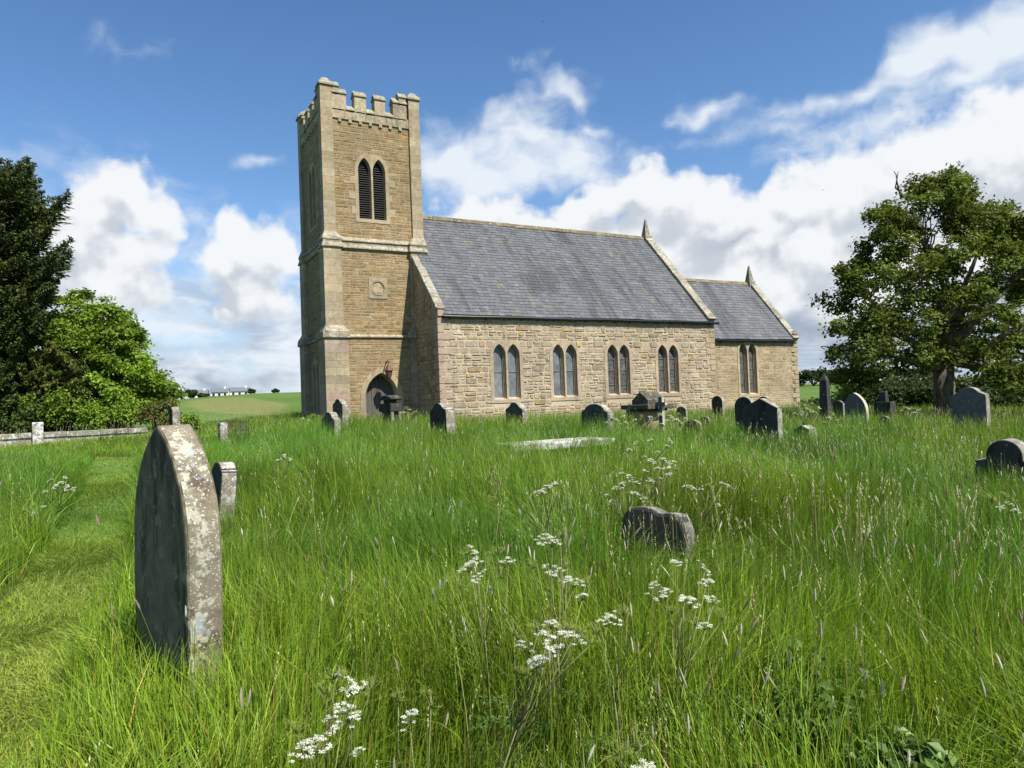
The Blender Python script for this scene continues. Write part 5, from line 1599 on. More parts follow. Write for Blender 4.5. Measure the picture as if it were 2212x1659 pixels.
# shrubs at the wall's end
def bush(name, px, d, rx, rz, n, leaf, pal, label, seed, group=None, cat='bush', ncl=14, mat='leaf', flat=.75):
    rg = np.random.default_rng(seed); rr = random.Random(seed)
    b = at(px, d); g = gz1(b[0], b[1]); b = np.array([b[0], b[1], g])
    t = thing(name, b, label, cat, group)
    q = MB(); V, Q, C = [], [], []; nb = 0; pal = np.array(pal)
    for i in range(ncl):
        a = rg.uniform(0, 2*math.pi); rad = rx*math.sqrt(rg.uniform(0, 1))*.75; zz = rz*(.35+.5*rg.uniform(0, 1)*(1-.5*(rad/rx)**2))
        P = b+[rad*math.cos(a), rad*math.sin(a), zz]
        R = rx*.42*rg.uniform(.7, 1.2)
        limb(q, b+rg.normal(0, .05, 3), P, .035*rx+.01, .008, rr, .08, 4)
        m = n//ncl
        o_ = rg.normal(0, 1, (m, 3)); o_ /= np.linalg.norm(o_, axis=1, keepdims=True)
        o_ *= (R*rg.uniform(.35, 1.05, (m, 1)))
        pts = P+o_*[1, 1, flat*rz/max(rx, .01)*.7 if rz < rx else flat]
        col = pal[rg.integers(0, len(pal), m)]*rg.uniform(.8, 1.2)*rg.uniform(.75, 1.25, (m, 1))
        v, f_, c_ = leaf_cloud(pts, o_/R+[0, 0, .6], leaf, col, rg)
        V.append(v); Q.append(f_+nb); C.append(c_); nb += len(v)
    q.build('stem', M['bark'], t)
    link('foliage', fast_mesh('foliage', np.concatenate(V)-b, np.concatenate(Q), np.concatenate(C), [M[mat]]), t)
    return t
bush('shrub', (345, 915), 28.6, .85, 1.7, 2600, .10, [(0.10, 0.12, 0.03), (0.12, 0.09, 0.03), (0.08, 0.12, 0.02)], 'reddish green shrub at the end of the low wall', 41)
bush('shrub', (408, 915), 28.0, .75, .85, 1600, .10, LIME, 'low bright green shrub behind the tall pointed gravestone', 42)

for i, (px, d, r, h, lab) in enumerate([((-10, 925), 28.6, 1.6, 2.3, 'dark undergrowth bush at the left edge behind the pillar'), ((60, 925), 28.8, 1.5, 1.7, 'dark undergrowth bush directly behind the gate pillar'), ((125, 925), 29.3, 1.5, 2.4, 'undergrowth bush under the olive yew behind the low wall'), ((190, 922), 29.6, 1.5, 1.9, 'undergrowth bush behind the middle of the low wall'), ((262, 920), 29.9, 1.4, 2.3, 'undergrowth bush behind the right part of the low wall')]):
    bush('undergrowth_bush', px, d, r, h, 3600, .13, [(0.05, 0.085, 0.015), (0.07, 0.11, 0.02), (0.04, 0.065, 0.012)] if i < 2 else LIME, lab, 140+i, 'undergrowth behind the low wall')
# ------------------------------------------------------------------ far things
FARG = 'trees along the far fields on the right'
far_right = [  # px x, base y, depth, half width m, height m
    (1732, 832, 330, 7.5, 8.0), (1757, 832, 320, 6.5, 9.0), (1785, 832, 330, 10, 7.0), (1815, 833, 340, 10, 7.5), (1850, 834, 350, 11, 8.5), (1890, 834, 350, 11, 7.2), (1930, 834, 350, 12, 7.6), (1975, 834, 350, 11, 6.2), (2020, 834, 340, 11, 7.2), (2170, 834, 330, 12, 8), (2210, 834, 330, 12, 8)]
FT = [(0.030, 0.052, 0.016), (0.038, 0.062, 0.018), (0.026, 0.045, 0.015)]
FLAB = ['round crowned far tree nearest the chancel wall', 'tall domed far tree just left of the obelisk', 'broad far tree directly behind the obelisk tip', 'far tree seen under the left edge of the big crown', 'tallest far tree behind the pale edged gravestone', 'far tree behind the shaded cross',
        'broad far tree right of the shaded cross', 'low far tree left of the big trunk', 'far tree hidden behind the big trunk', 'far tree behind the large grey gravestone', 'far tree at the right edge of the photo']
for i, (x, y, d, hw, h) in enumerate(far_right):
    bush('far_tree', (x, y), d, hw, h, 1500, 1.1, FT, FLAB[i], 60+i, FARG, 'tree', 12)
hedge = [(1728, 870, 62, 3.2, 2.5), (1752, 872, 60, 3.0, 2.4), (1792, 872, 60, 3.0, 2.8), (1812, 872, 58, 3.2, 2.6), (1845, 872, 56, 3.2, 3.0), (1885, 874, 54, 3.4, 3.4), (1930, 874, 52, 3.2, 3.2), (1975, 872, 52, 3.2, 3.8), (2010, 872, 50, 3, 3.0), (2090, 872, 46, 3.0, 2.6), (2150, 872, 46, 3.2, 2.8), (2200, 872, 46, 3.2, 3.0)]
HLAB = ['dark hedge bush right against the chancel end', 'rounded hedge bush left of the obelisk', 'hedge bush just right of the obelisk', 'hedge bush left of the pale edged gravestone', 'hedge bush behind the pale edged gravestone', 'tall hedge bush behind the shaded cross', 'hedge bush right of the shaded cross', 'tallest hedge bush left of the big trunk', 'hedge bush touching the big trunk', 'hedge bush behind the large grey gravestone', 'hedge bush right of the large grey gravestone', 'hedge bush at the right edge of the photo']
for i, (x, y, d, hw, h) in enumerate(hedge):
    bush('hedge_bush', (x, y), d, hw*.75, h, 3000, .26, [(0.034, 0.060, 0.014), (0.048, 0.075, 0.018), (0.028, 0.046, 0.012), (0.06, 0.075, 0.02)], HLAB[i], 80+i, 'hedge bushes beyond the churchyard', 'bush', 14)
# ridge of the northern field: trees, hedge and white houses
rt = [(372, 858, 300, 5, 6.0, 'far dark tree beside the bright green tree, leftmost on the ridge'), (412, 862, 310, 3.6, 4.6, 'round dark tree on the ridge left of the houses'), (440, 862, 312, 3.0, 2.6, 'small tree between two white houses on the ridge'), (543, 856, 300, 1.6, 2.2, 'lone small bush on the bare ridge'), (595, 853, 300, 1.6, 1.8, 'tiny bush on the ridge nearest the tower')]
for i, (x, y, d, hw, h, lab) in enumerate(rt):
    bush('far_tree', (x, y), d, hw, h, 1200, .8, FT, lab, 100+i, 'trees on the northern ridge', 'tree', 10)
M['harl'] = plain('white_house_wall', (0.62, 0.62, 0.60), 0.8, 0.2, 0.08)
M['greyroof'] = plain('grey_house_roof', (0.13, 0.14, 0.16), 0.7, 0.2, 0.15)
def house(px, d, w, h, dep, label, nwin=3):
    b = at(px, d); g = gz1(b[0], b[1]); z = max(g, b[2]-.3)
    fw = np.array([_F[0], _F[1], 0]); fw /= np.linalg.norm(fw); a = R_(12)
    ud = np.array([fw[1]*math.cos(a)+fw[0]*math.sin(a), -fw[0]*math.cos(a)+fw[1]*math.sin(a), 0]); nd = np.array([ud[1], -ud[0], 0])
    if nd @ fw > 0: nd = -nd
    t = thing('house', (b[0], b[1], z), label, 'house', 'white houses on the northern ridge')
    P = lambda s, q_, zz: np.array([b[0], b[1], z])+ud*s+nd*q_+UZ*zz
    m = MB(); m.hexa([P(-w/2, 0, -1), P(w/2, 0, -1), P(w/2, -dep, -1), P(-w/2, -dep, -1), P(-w/2, 0, h), P(w/2, 0, h), P(w/2, -dep, h), P(-w/2, -dep, h)])
    for s in (-w/2, w/2): m.add([P(s, 0, h), P(s, -dep, h), P(s, -dep/2, h+dep*.42)], [(0, 1, 2)])
    m.build('wall', M['harl'], t)
    m = MB(); e = .35
    m.add([P(-w/2-e, .4, h-.15), P(w/2+e, .4, h-.15), P(w/2+e, -dep/2, h+dep*.45), P(-w/2-e, -dep/2, h+dep*.45), P(w/2+e, -dep-.4, h-.15), P(-w/2-e, -dep-.4, h-.15)], [(0, 1, 2, 3), (3, 2, 4, 5)])
    rf = m.build('roof', M['greyroof'], t)
    m = MB(); m.hexa([P(w*.3-.5, -dep/2-.5, h+dep*.3), P(w*.3+.5, -dep/2-.5, h+dep*.3), P(w*.3+.5, -dep/2+.5, h+dep*.3), P(w*.3-.5, -dep/2+.5, h+dep*.3)]+[P(w*.3-.5, -dep/2-.5, h+dep*.6), P(w*.3+.5, -dep/2-.5, h+dep*.6), P(w*.3+.5, -dep/2+.5, h+dep*.6), P(w*.3-.5, -dep/2+.5, h+dep*.6)]); m.build('chimney', M['harl'], rf)
    for i in range(nwin):
        s = -w/2+(i+.5)*w/nwin
        m = MB(); m.add([P(s-.5, .03, h*.3), P(s+.5, .03, h*.3), P(s+.5, .03, h*.75), P(s-.5, .03, h*.75)], [(0, 1, 2, 3)]); m.build('window', M['void'], t)
house((430, 866), 330, 7.0, 3.0, 4, 'white house with grey roof, left of the pair on the ridge')
house((474, 863), 330, 7.5, 3.0, 4, 'longest white house with grey roof on the ridge')
house((518, 860), 335, 8.5, 2.8, 4, 'white house nearest the tower on the ridge')
house((385, 868), 325, 6, 2.8, 5, 'small white house beside the bright green tree', 2)
bush('far_hedge', (475, 869), 318, 9, .55, 2600, .6, FT, 'clipped dark hedge before the white houses on the ridge', 111, None, 'hedge', 18)

# cables far beyond the church
for i, yy in enumerate((745.5, 755.5, 765, 776, 782.5)):
    q = MB(); pts = []
    for s in np.linspace(0, 1, 25):
        x = 1600+s*700
        pts.append(at((x, yy+2.0*math.sin(s*math.pi)), 150+s*10))
    q.tube(pts, [.018]*25, 4)
    ob = q.build('power_cable', M['wire'])
    tag(ob, ['topmost thin power cable across the sky right of the chancel', 'second thin power cable from the top, right of the chancel', 'middle one of the five thin power cables', 'second thin power cable from the bottom, right of the chancel', 'lowest thin power cable above the far trees'][i], 'cable', 'power cables right of the chancel')
M['bird'] = plain('dark_bird', (0.02, 0.02, 0.022), 0.7)
def bird(px, d, span, label, roll):
    P = at(px, d); t = thing('bird', P, label, 'bird', 'birds in the sky')
    q = MB()
    X = _R; Yv = _F*.8+_U*.3; Zv = _U
    p = lambda a, b, c_: P+X*(a*math.cos(roll)-c_*math.sin(roll))+Yv*b+Zv*(a*math.sin(roll)+c_*math.cos(roll))
    q.tube([p(0, -.5*span*.5, 0), p(0, -.1*span, .0), p(0, .2*span, .0), p(0, .32*span, .01)], [.02*span, .07*span, .06*span, .015*span], 6)
    q.build('body', M['bird'], t)
    for s in (-1, 1):
        w_ = MB()
        a, b_, c_, d_ = p(s*.04*span, .1*span, .02*span), p(s*.28*span, .12*span, .10*span), p(s*.5*span, -.05*span, .04*span), p(s*.05*span, -.12*span, .02*span)
        w_.add([a, b_, c_, d_, a+_U*.01, b_+_U*.01, c_+_U*.004, d_+_U*.01], [(0, 1, 2, 3), (4, 5, 6, 7), (0, 1, 5, 4), (1, 2, 6, 5), (2, 3, 7, 6), (3, 0, 4, 7)]); w_.build('wing', M['bird'], t)
bird((1174, 46), 45, .34, 'small dark bird high in the blue sky above the church', .1)
bird((1778, 410), 90, .34, 'tiny dark bird against white cloud left of the big tree', .3)
bird((1742, 660), 80, .34, 'tiny dark bird low beside the chancel gable', -.2)

# ------------------------------------------------------------------ meadow grass
def lattice(seed, n=64):
    return np.random.default_rng(seed).random((n, n))
_L = [lattice(i+900) for i in range(4)]
def vnoise(x, y, s, k=0):
    g = _L[k]; n = g.shape[0]
    u, v = x/s, y/s
    i, j = np.floor(u).astype(int), np.floor(v).astype(int)
    fu, fv = u-i, v-j; fu = fu*fu*(3-2*fu); fv = fv*fv*(3-2*fv)
    a, b, c, d = g[i % n, j % n], g[(i+1) % n, j % n], g[i % n, (j+1) % n], g[(i+1) % n, (j+1) % n]
    return (a*(1-fu)+b*fu)*(1-fv)+(c*(1-fu)+d*fu)*fv
_edge = [(206, 984), (202, 994), (182, 1050), (130, 1130), (52, 1240), (-40, 1345), (-200, 1500), (-460, 1700), (50, 1800), (84, 1700), (128, 1560), (166, 1430), (220, 1320), (268, 1215), (284, 1130), (297, 1060), (300, 1005), (300, 984)]
PATH = [tuple(hit(p, 0.05)[0][:2]) for p in _edge]
def in_path(x, y): return in_poly(x, y, PATH)
def path_soft(x, y):
    """0 on the mown path, 1 away from it, ragged at the edge"""
    c = np.zeros(len(x))
    for i in range(8):
        a = i*math.pi/4
        c += in_path(x+.16*math.cos(a)+.10*(vnoise(x, y, .3, 1)-.5), y+.16*math.sin(a)+.10*(vnoise(x, y, .3, 2)-.5))
    return 1-c/8
def in_church(x, y):
    lx, ly = x-CX0, y-CY0
    m = .04
    nave = (lx > -m) & (lx < NAVE_E+m) & (ly > -m) & (ly < NAVE_N+m)
    ch = (lx >= NAVE_E) & (lx < CH_E+m) & (ly > CH_Y-m) & (ly < NAVE_N-CH_Y)
    tw = (abs(lx-TCX) < TW/2+.2) & (abs(ly-TCY) < TW/2+.2)
    return nave | ch | tw
def near_stone(x, y, pad=0.0):
    m = np.zeros(len(x), bool)
    for sx, sy, w, t, g in STONES:
        m |= np.hypot(x-sx, y-sy) < w*.5*pad
    return m

def scatter(rg, r0, r1, dens, az=52):
    """even random points on the ring sector r0..r1 in front of the camera"""
    a = 2*R_(az)
    n = int(dens*.5*a*(r1*r1-r0*r0))
    r = np.sqrt(rg.uniform(r0*r0, r1*r1, n)); t = YAW+rg.uniform(-a/2, a/2, n)
    return r*np.cos(t), r*np.sin(t)

GRASS_PAL = np.array([1.60, 1.44, 1.02])*np.array([(0.080, 0.170, 0.020), (0.100, 0.200, 0.024), (0.065, 0.140, 0.020), (0.120, 0.210, 0.030), (0.058, 0.125, 0.026), (0.135, 0.205, 0.040), (0.19, 0.18, 0.075)])
GRASS_P = np.array([.24, .22, .19, .14, .10, .08, .03])

def blades(rg, x, y, h, w, lean, levels=4, pal=GRASS_PAL, pp=GRASS_P, droop=1.0):
    n = len(x)
    z = ground_z(x, y)
    ang = 2*math.pi*vnoise(x, y, 1.7, 0)*1.6 + rg.normal(0, 1.1, n)
    dx, dy = np.cos(ang), np.sin(ang)
    tw = rg.uniform(0, 2*math.pi, n)
    sx, sy = np.cos(tw), np.sin(tw)
    V = np.empty((n, levels, 2, 3), np.float32)
    for l in range(levels):
        t = l/(levels-1)
        off = lean*h*(t**2.4)
        hz = h*t*(1-.35*np.minimum(1, lean)*t*droop)
        ww = w*(1-t**1.6)*.5+.0006
        if l == 0: ww = w*.35
        px = x+dx*off; py = y+dy*off; pz = z+hz-.02
        tws = tw+t*rg.uniform(-.5, .5, n)
        V[:, l, 0] = np.stack([px-np.cos(tws)*ww, py-np.sin(tws)*ww, pz], 1)
        V[:, l, 1] = np.stack([px+np.cos(tws)*ww, py+np.sin(tws)*ww, pz], 1)
    base = (np.arange(n)*levels*2)[:, None]
    Q = np.concatenate([np.stack([base+2*l, base+2*l+1, base+2*l+3, base+2*l+2], -1).reshape(-1, 4) for l in range(levels-1)])
    c = pal[rg.choice(len(pal), n, p=pp)]
    patch = .78+.44*vnoise(x, y, 1.3, 3)
    hue = vnoise(x, y, 2.9, 2)[:, None]-.5
    c = c*(patch*rg.uniform(.62, 1.38, n))[:, None]*(1+hue*np.array([.55, .12, -.2]))
    C = np.repeat(c, levels*2, 0)
    # dead, dry feet
    return V.reshape(-1, 3), Q, C

def build_grass():
    rg = np.random.default_rng(77)
    Vs, Qs, Cs = [], [], []; nb = 0
    def emit(v, q_, c):
        nonlocal nb
        Vs.append(v); Qs.append(q_+nb); Cs.append(c); nb += len(v)
    rings = [(1.15, 3.2, 2900, .0055, 5), (3.2, 6, 2500, .0059, 4), (6, 11, 1750, .0066, 4), (11, 18, 900, .0090, 4), (18, 27, 380, .0130, 3), (27, 46, 150, .019, 3)]
    for r0, r1, dens, w, lv in rings:
        x, y = scatter(rg, r0, r1, dens)
        ps = path_soft(x, y)
        keep = ~in_church(x, y) & (rg.random(len(x)) < (.30+1.0*vnoise(x, y, .45, 1)))
        keep &= (ps > .5) | (rg.random(len(x)) < .6)
        x, y, ps = x[keep], y[keep], ps[keep]
        h = (.30+.34*vnoise(x, y, 1.1, 2)+.16*vnoise(x, y, .35, 0))*rg.uniform(.55, 1.25, len(x))
        # left of the path and round the near stone the sward is lower
        side = project(np.stack([x, y, ground_z(x, y)], 1))[0] if False else None
        d = np.stack([x, y], 1) @ np.array([_R[0], _R[1]]); f_ = np.stack([x, y], 1) @ np.array([_F[0], _F[1]])
        leftness = np.clip((-d/np.maximum(f_, .1)-.30)/.15, 0, 1)
        rr_ = np.hypot(x, y)
        h *= (1-.22*leftness*np.clip((9-rr_)/4, 0, 1))*(1+.30*np.clip((rr_-6)/5, 0, 1)*np.clip((27-rr_)/4, 0, 1))
        h *= 1-.58*leftness*np.clip((rr_-14)/5, 0, 1)
        near = np.clip((np.hypot(x, y)-1.2)/2.4, .55, 1); h *= near
        h *= np.where(ps < .5, .16, .35+.65*ps)
        h = np.maximum(h, .035)
        lean = np.abs(rg.normal(.20, .30, len(x)))+1.0*np.clip(vnoise(x, y, .7, 3)-.62, 0, 1)*2.4
        ww = w*(.45+1.5*rg.random(len(x))**2.2)*np.where(ps < .5, .8, 1)
        emit(*blades(rg, x, y, h, ww, lean, lv))
        # a short dense undergrowth so that bare soil hardly shows
        x, y = scatter(rg, r0, r1, dens*.55)
        keep = ~in_church(x, y); x, y = x[keep], y[keep]
        ps = path_soft(x, y)
        pal = GRASS_PAL*.72  # undergrowth colour darkened to paint deeper shade into the gaps between tall blades
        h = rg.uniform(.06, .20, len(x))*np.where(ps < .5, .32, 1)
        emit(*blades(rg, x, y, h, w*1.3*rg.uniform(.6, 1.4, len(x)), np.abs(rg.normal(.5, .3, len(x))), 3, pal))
        if True:   # extra close nap on the mown path
            x, y = scatter(rg, r0, r1, dens*2.2)
            m = in_path(x, y); x, y = x[m], y[m]
            if len(x):
                pal = np.array([(0.205, 0.295, 0.045), (0.225, 0.30, 0.055), (0.24, 0.285, 0.075), (0.18, 0.275, 0.040)])
                emit(*blades(rg, x, y, rg.uniform(.03, .085, len(x)), w*rg.uniform(.8, 1.7, len(x)), np.abs(rg.normal(.8, .4, len(x))), 3, pal, np.array([.35, .3, .1, .25])))
    V = np.concatenate(Vs); Q = np.concatenate(Qs); C = np.concatenate(Cs)
    o = link('meadow_grass', fast_mesh('meadow_grass', V, Q, C, [M['grass']]))
    tag(o, 'tall uncut green grass filling the churchyard', 'grass', kind='stuff')
    return len(Q)
n_faces = build_grass()

def build_heads():
    """flowering grass stems: pale foxtails and loose straw coloured spikes"""
    rg = np.random.default_rng(5)
    Vs, Qs, Cs = [], [], []; nb = 0
    def emit(v, q_, c):
        nonlocal nb
        Vs.append(v); Qs.append(q_+nb); Cs.append(c); nb += len(v)
    for r0, r1, dens, k, rad in ((1.5, 6, 16, 0, 1.05), (6, 14, 8, 0, 1.25), (14, 30, 3, 0, 1.8), (1.5, 6, 22, 1, 1.1), (6, 14, 17, 1, 1.45), (14, 34, 8, 1, 2.2), (2, 9, 1.6, 2, 1.0), (0, 0, 0, 3, 1.5)):
        x, y = scatter(rg, r0, r1, dens, 46)
        if k == 3:          # a loose tuft of tall pale spikes on the right
            k = 1
            pts = np.array([at((px_+rg.normal(0, 14), 1500), 5.2+rg.normal(0, .35))[:2] for px_ in (1858, 1862, 1870, 1850, 1905, 1912, 1925, 1940, 1835, 1790, 1775, 1960, 1868, 1990, 2060, 2105, 2120) for _ in range(3)])
            x, y = pts[:, 0], pts[:, 1]
        ps = path_soft(x, y)
        d = np.stack([x, y], 1) @ np.array([_R[0], _R[1]]); f_ = np.stack([x, y], 1) @ np.array([_F[0], _F[1]])
        rightness = np.clip((d/np.maximum(f_, .1)+.55)/.9, .25, 1.15)
        keep = (ps > .9) & ~in_church(x, y) & (rg.random(len(x)) < rightness*(.35+vnoise(x, y, 1.6, 1)))
        x, y = x[keep], y[keep]; n = len(x)
        if n == 0: continue
        z = ground_z(x, y)
        h = rg.uniform(.52, .85, n)*(1.22 if r1 == 0 else 1)*np.clip(np.hypot(x, y)/3.5, .6, 1); ang = rg.uniform(0, 2*math.pi, n); lean = np.abs(rg.normal(.16, .12, n))
        D = np.stack([np.cos(ang), np.sin(ang)], 1)
        def pos(t):
            return np.stack([x+D[:, 0]*lean*h*t**2, y+D[:, 1]*lean*h*t**2, z+h*t*(1-.2*lean*t)], 1)
        hl = rg.uniform(.05, .085, n) if k == 0 else rg.uniform(.10, .17, n)
        if k == 2: hl = rg.uniform(.06, .10, n)
        t0 = 1-hl/h
        # stem
        lv = 5
        sw = .0016*rad
        V = np.empty((n, lv, 2, 3), np.float32)
        tw = rg.uniform(0, math.pi, n)
        for l in range(lv):
            P = pos(t0*l/(lv-1)); s = np.stack([np.cos(tw)*sw, np.sin(tw)*sw, 0*tw], 1)
            V[:, l, 0] = P-s; V[:, l, 1] = P+s
        b = (np.arange(n)*lv*2)[:, None]
        Q = np.concatenate([np.stack([b+2*l, b+2*l+1, b+2*l+3, b+2*l+2], -1).reshape(-1, 4) for l in range(lv-1)])
        sc = np.array([(0.15, 0.20, 0.05), (0.24, 0.23, 0.10), (0.16, 0.12, 0.05)])[k]*rg.uniform(.8, 1.3, (n, 1))
        emit(V.reshape(-1, 3), Q, np.repeat(sc, lv*2, 0))
        if k == 0 or k == 2:
            ns, lv = 5, 6
            prof = np.array([.25, .8, 1.0, .95, .7, .12])*(.0048 if k == 0 else .0065)*rad
            V = np.empty((n, lv, ns, 3), np.float32)
            for l in range(lv):
                P = pos(t0+(1-t0)*l/(lv-1))
                for q_ in range(ns):
                    a = q_*2*math.pi/ns
                    jr = prof[l]*rg.uniform(.8, 1.2, n)
                    V[:, l, q_] = P+np.stack([np.cos(a)*jr, np.sin(a)*jr, 0*jr], 1)
            b = (np.arange(n)*lv*ns)[:, None]
            Q = np.concatenate([np.stack([b+l*ns+q_, b+l*ns+(q_+1) % ns, b+(l+1)*ns+(q_+1) % ns, b+(l+1)*ns+q_], -1).reshape(-1, 4) for l in range(lv-1) for q_ in range(ns)])
            pal = np.array([(0.42, 0.38, 0.30), (0.50, 0.47, 0.38), (0.34, 0.25, 0.22), (0.36, 0.33, 0.22)]) if k == 0 else np.array([(0.20, 0.12, 0.07), (0.18, 0.10, 0.06)])
            c = pal[rg.integers(0, len(pal), n)]*rg.uniform(.8, 1.2, (n, 1))
            emit(V.reshape(-1, 3), Q, np.repeat(c, lv*ns, 0))
        else:
            m = 13
            for i in range(m):
                t = t0+(1-t0)*i/(m-1)
                P = pos(t)
                a = rg.uniform(0, 2*math.pi, n); L = .014*rad*rg.uniform(.6, 1.3, n)*(1.1-.5*i/m)
                tip = P+np.stack([np.cos(a)*L*.6, np.sin(a)*L*.6, L*1.0], 1)
                s = np.stack([-np.sin(a), np.cos(a), 0*a], 1)*(.0022*rad)
                mid = (P+tip)/2
                V = np.stack([P, mid+s, tip, mid-s], 1).reshape(-1, 3)
                Q = np.arange(n*4).reshape(n, 4)
                c = np.array([.46, .42, .24])*rg.uniform(.7, 1.3, (n, 1))
                emit(V, Q, np.repeat(c, 4, 0))
    o = link('grass_seed_heads', fast_mesh('grass_seed_heads', np.concatenate(Vs), np.concatenate(Qs), np.concatenate(Cs), [M['grass']]))
    tag(o, 'pale foxtails and straw coloured seed spikes above the grass', 'seed heads', kind='stuff')
build_heads()

# ------------------------------------------------------------------ cow parsley
def umbel(P, r, rg, white=True, far=1.0):
    """a flat dome of umbellets; returns petal quads and a list of rays"""
    V, Q, C = [], [], []; rays = []
    nr = rg.integers(10, 17)
    tx, ty = rg.normal(0, .35), rg.normal(0, .35)+.25
    hub = P-np.array([0, 0, r*.9])
    for i in range(nr):
        a = rg.uniform(0, 2*math.pi); rad = r*math.sqrt(rg.uniform(.02, 1))
        lx, ly, lz = math.cos(a)*rad, math.sin(a)*rad, -.55*rad*rad/r+rg.uniform(-.14, .14)*r
        e = P+np.array([lx, ly, lz+lx*tx+ly*ty])
        rays.append((hub, e))
        m = 42 if white else 30
        o = rg.normal(0, 1, (m, 3)); o /= np.linalg.norm(o, axis=1, keepdims=True); o *= r*(.29 if white else .36)*rg.uniform(.3, 1, (m, 1)); o[:, 2] = o[:, 2]*.35+r*.03
        pts = e+o
        s = r*(.10 if white else .05)*far
        n_ = np.tile([0, 0, 1.0], (m, 1))+o/r*1.2
        c = np.tile((0.68, 0.70, 0.60) if white else (0.34, 0.36, 0.08), (m, 1))*rg.uniform(.75, 1.15, (m, 1))
        v, f, c = leaf_cloud(pts, n_, s*(1 if white else 1.7), c, rg, .85 if white else .3, .1, .5)
        V.append(v); Q.append(f+sum(len(q) for q in V[:-1])); C.append(c)
    return np.concatenate(V), np.concatenate(Q), np.concatenate(C), rays, hub

def parsley(base_px, depth, heads, label, seed, seeds=(), spread=.25, r0=.041, stem_r=.006):
    rg = np.random.default_rng(seed)
    b = at(base_px, depth); g = gz1(b[0], b[1]); b = np.array([b[0], b[1], g-.02])
    t = thing('cow_parsley', b, label, 'wildflower', 'cow parsley plants in the long grass')
    st = MB()
    H = [(at((x, y), depth+rg.uniform(-spread, spread)), r0*k, True) for x, y, k in heads] + [(at((x, y), depth+rg.uniform(-spread, spread)), r0*k, False) for x, y, k in seeds]
    cen = np.mean([h[0] for h in H], 0)
    j = b+(cen-b)*.62+np.array([0, 0, .02])
    gc = (0.16, 0.17, 0.06)
    far = 1.0 if depth < 5 else (1.6 if depth < 9 else 2.4)
    sw = max(1.0, depth/4)
    main = [b, b+(j-b)*.5+rg.normal(0, .015, 3), j]
    st.tube(main, [stem_r*1.0*sw, stem_r*.75*sw, stem_r*.32*sw], 6, gc)
    for P, r, wh in H:
        v, q, c, rays, hub = umbel(P, r, rg, wh, far)
        s = rg.uniform(.45, 1)
        a = main[1]+(j-main[1])*(s*2-1) if s > .5 else b+(main[1]-b)*s*2
        mid = (a+hub)/2+np.array([0, 0, -.02])+rg.normal(0, .02, 3)
        st.tube([a, mid, hub], [stem_r*.42*sw, stem_r*.32*sw, stem_r*.22*sw], 5, jit(gc, .2))
        for h0, e in rays: st.tube([h0, e], [.0011*sw, .0008*sw], 3, (0.17, 0.20, 0.06))
        link('flower_head' if wh else 'seed_umbel', fast_mesh('flower_head', v-b, q, c, [M['petal' if wh else 'grass']]), t)
    # ferny leaves low on the stem
    V, Q, C = [], [], []; nb = 0
    for i in range(5):
        a = rg.uniform(0, 6.28); P = b+(j-b)*rg.uniform(.15, .7); L = rg.uniform(.08, .16)
        m = 60
        s = rg.uniform(0, 1, m); off = (1-s)*L*.45*rg.uniform(-1, 1, m)
        d_ = np.array([math.cos(a), math.sin(a), .35]); pr = np.array([-math.sin(a), math.cos(a), 0])
        pts = P+d_*(s*L)[:, None]+pr*off[:, None]+np.array([0, 0, -1])*(s*s*L*.4)[:, None]
        v, f, c = leaf_cloud(pts, np.tile([0, 0, 1.], (m, 1)), .022, np.tile((0.09, 0.16, 0.03), (m, 1))*rg.uniform(.8, 1.2, (m, 1)), rg, .4, .1, .4)
        V.append(v); Q.append(f+nb); C.append(c); nb += len(v)
    link('leaves', fast_mesh('leaves', np.concatenate(V)-b, np.concatenate(Q), np.concatenate(C), [M['grass']]), t)
    st.build('stem', M['stalk'], t, smooth=True)
    return t

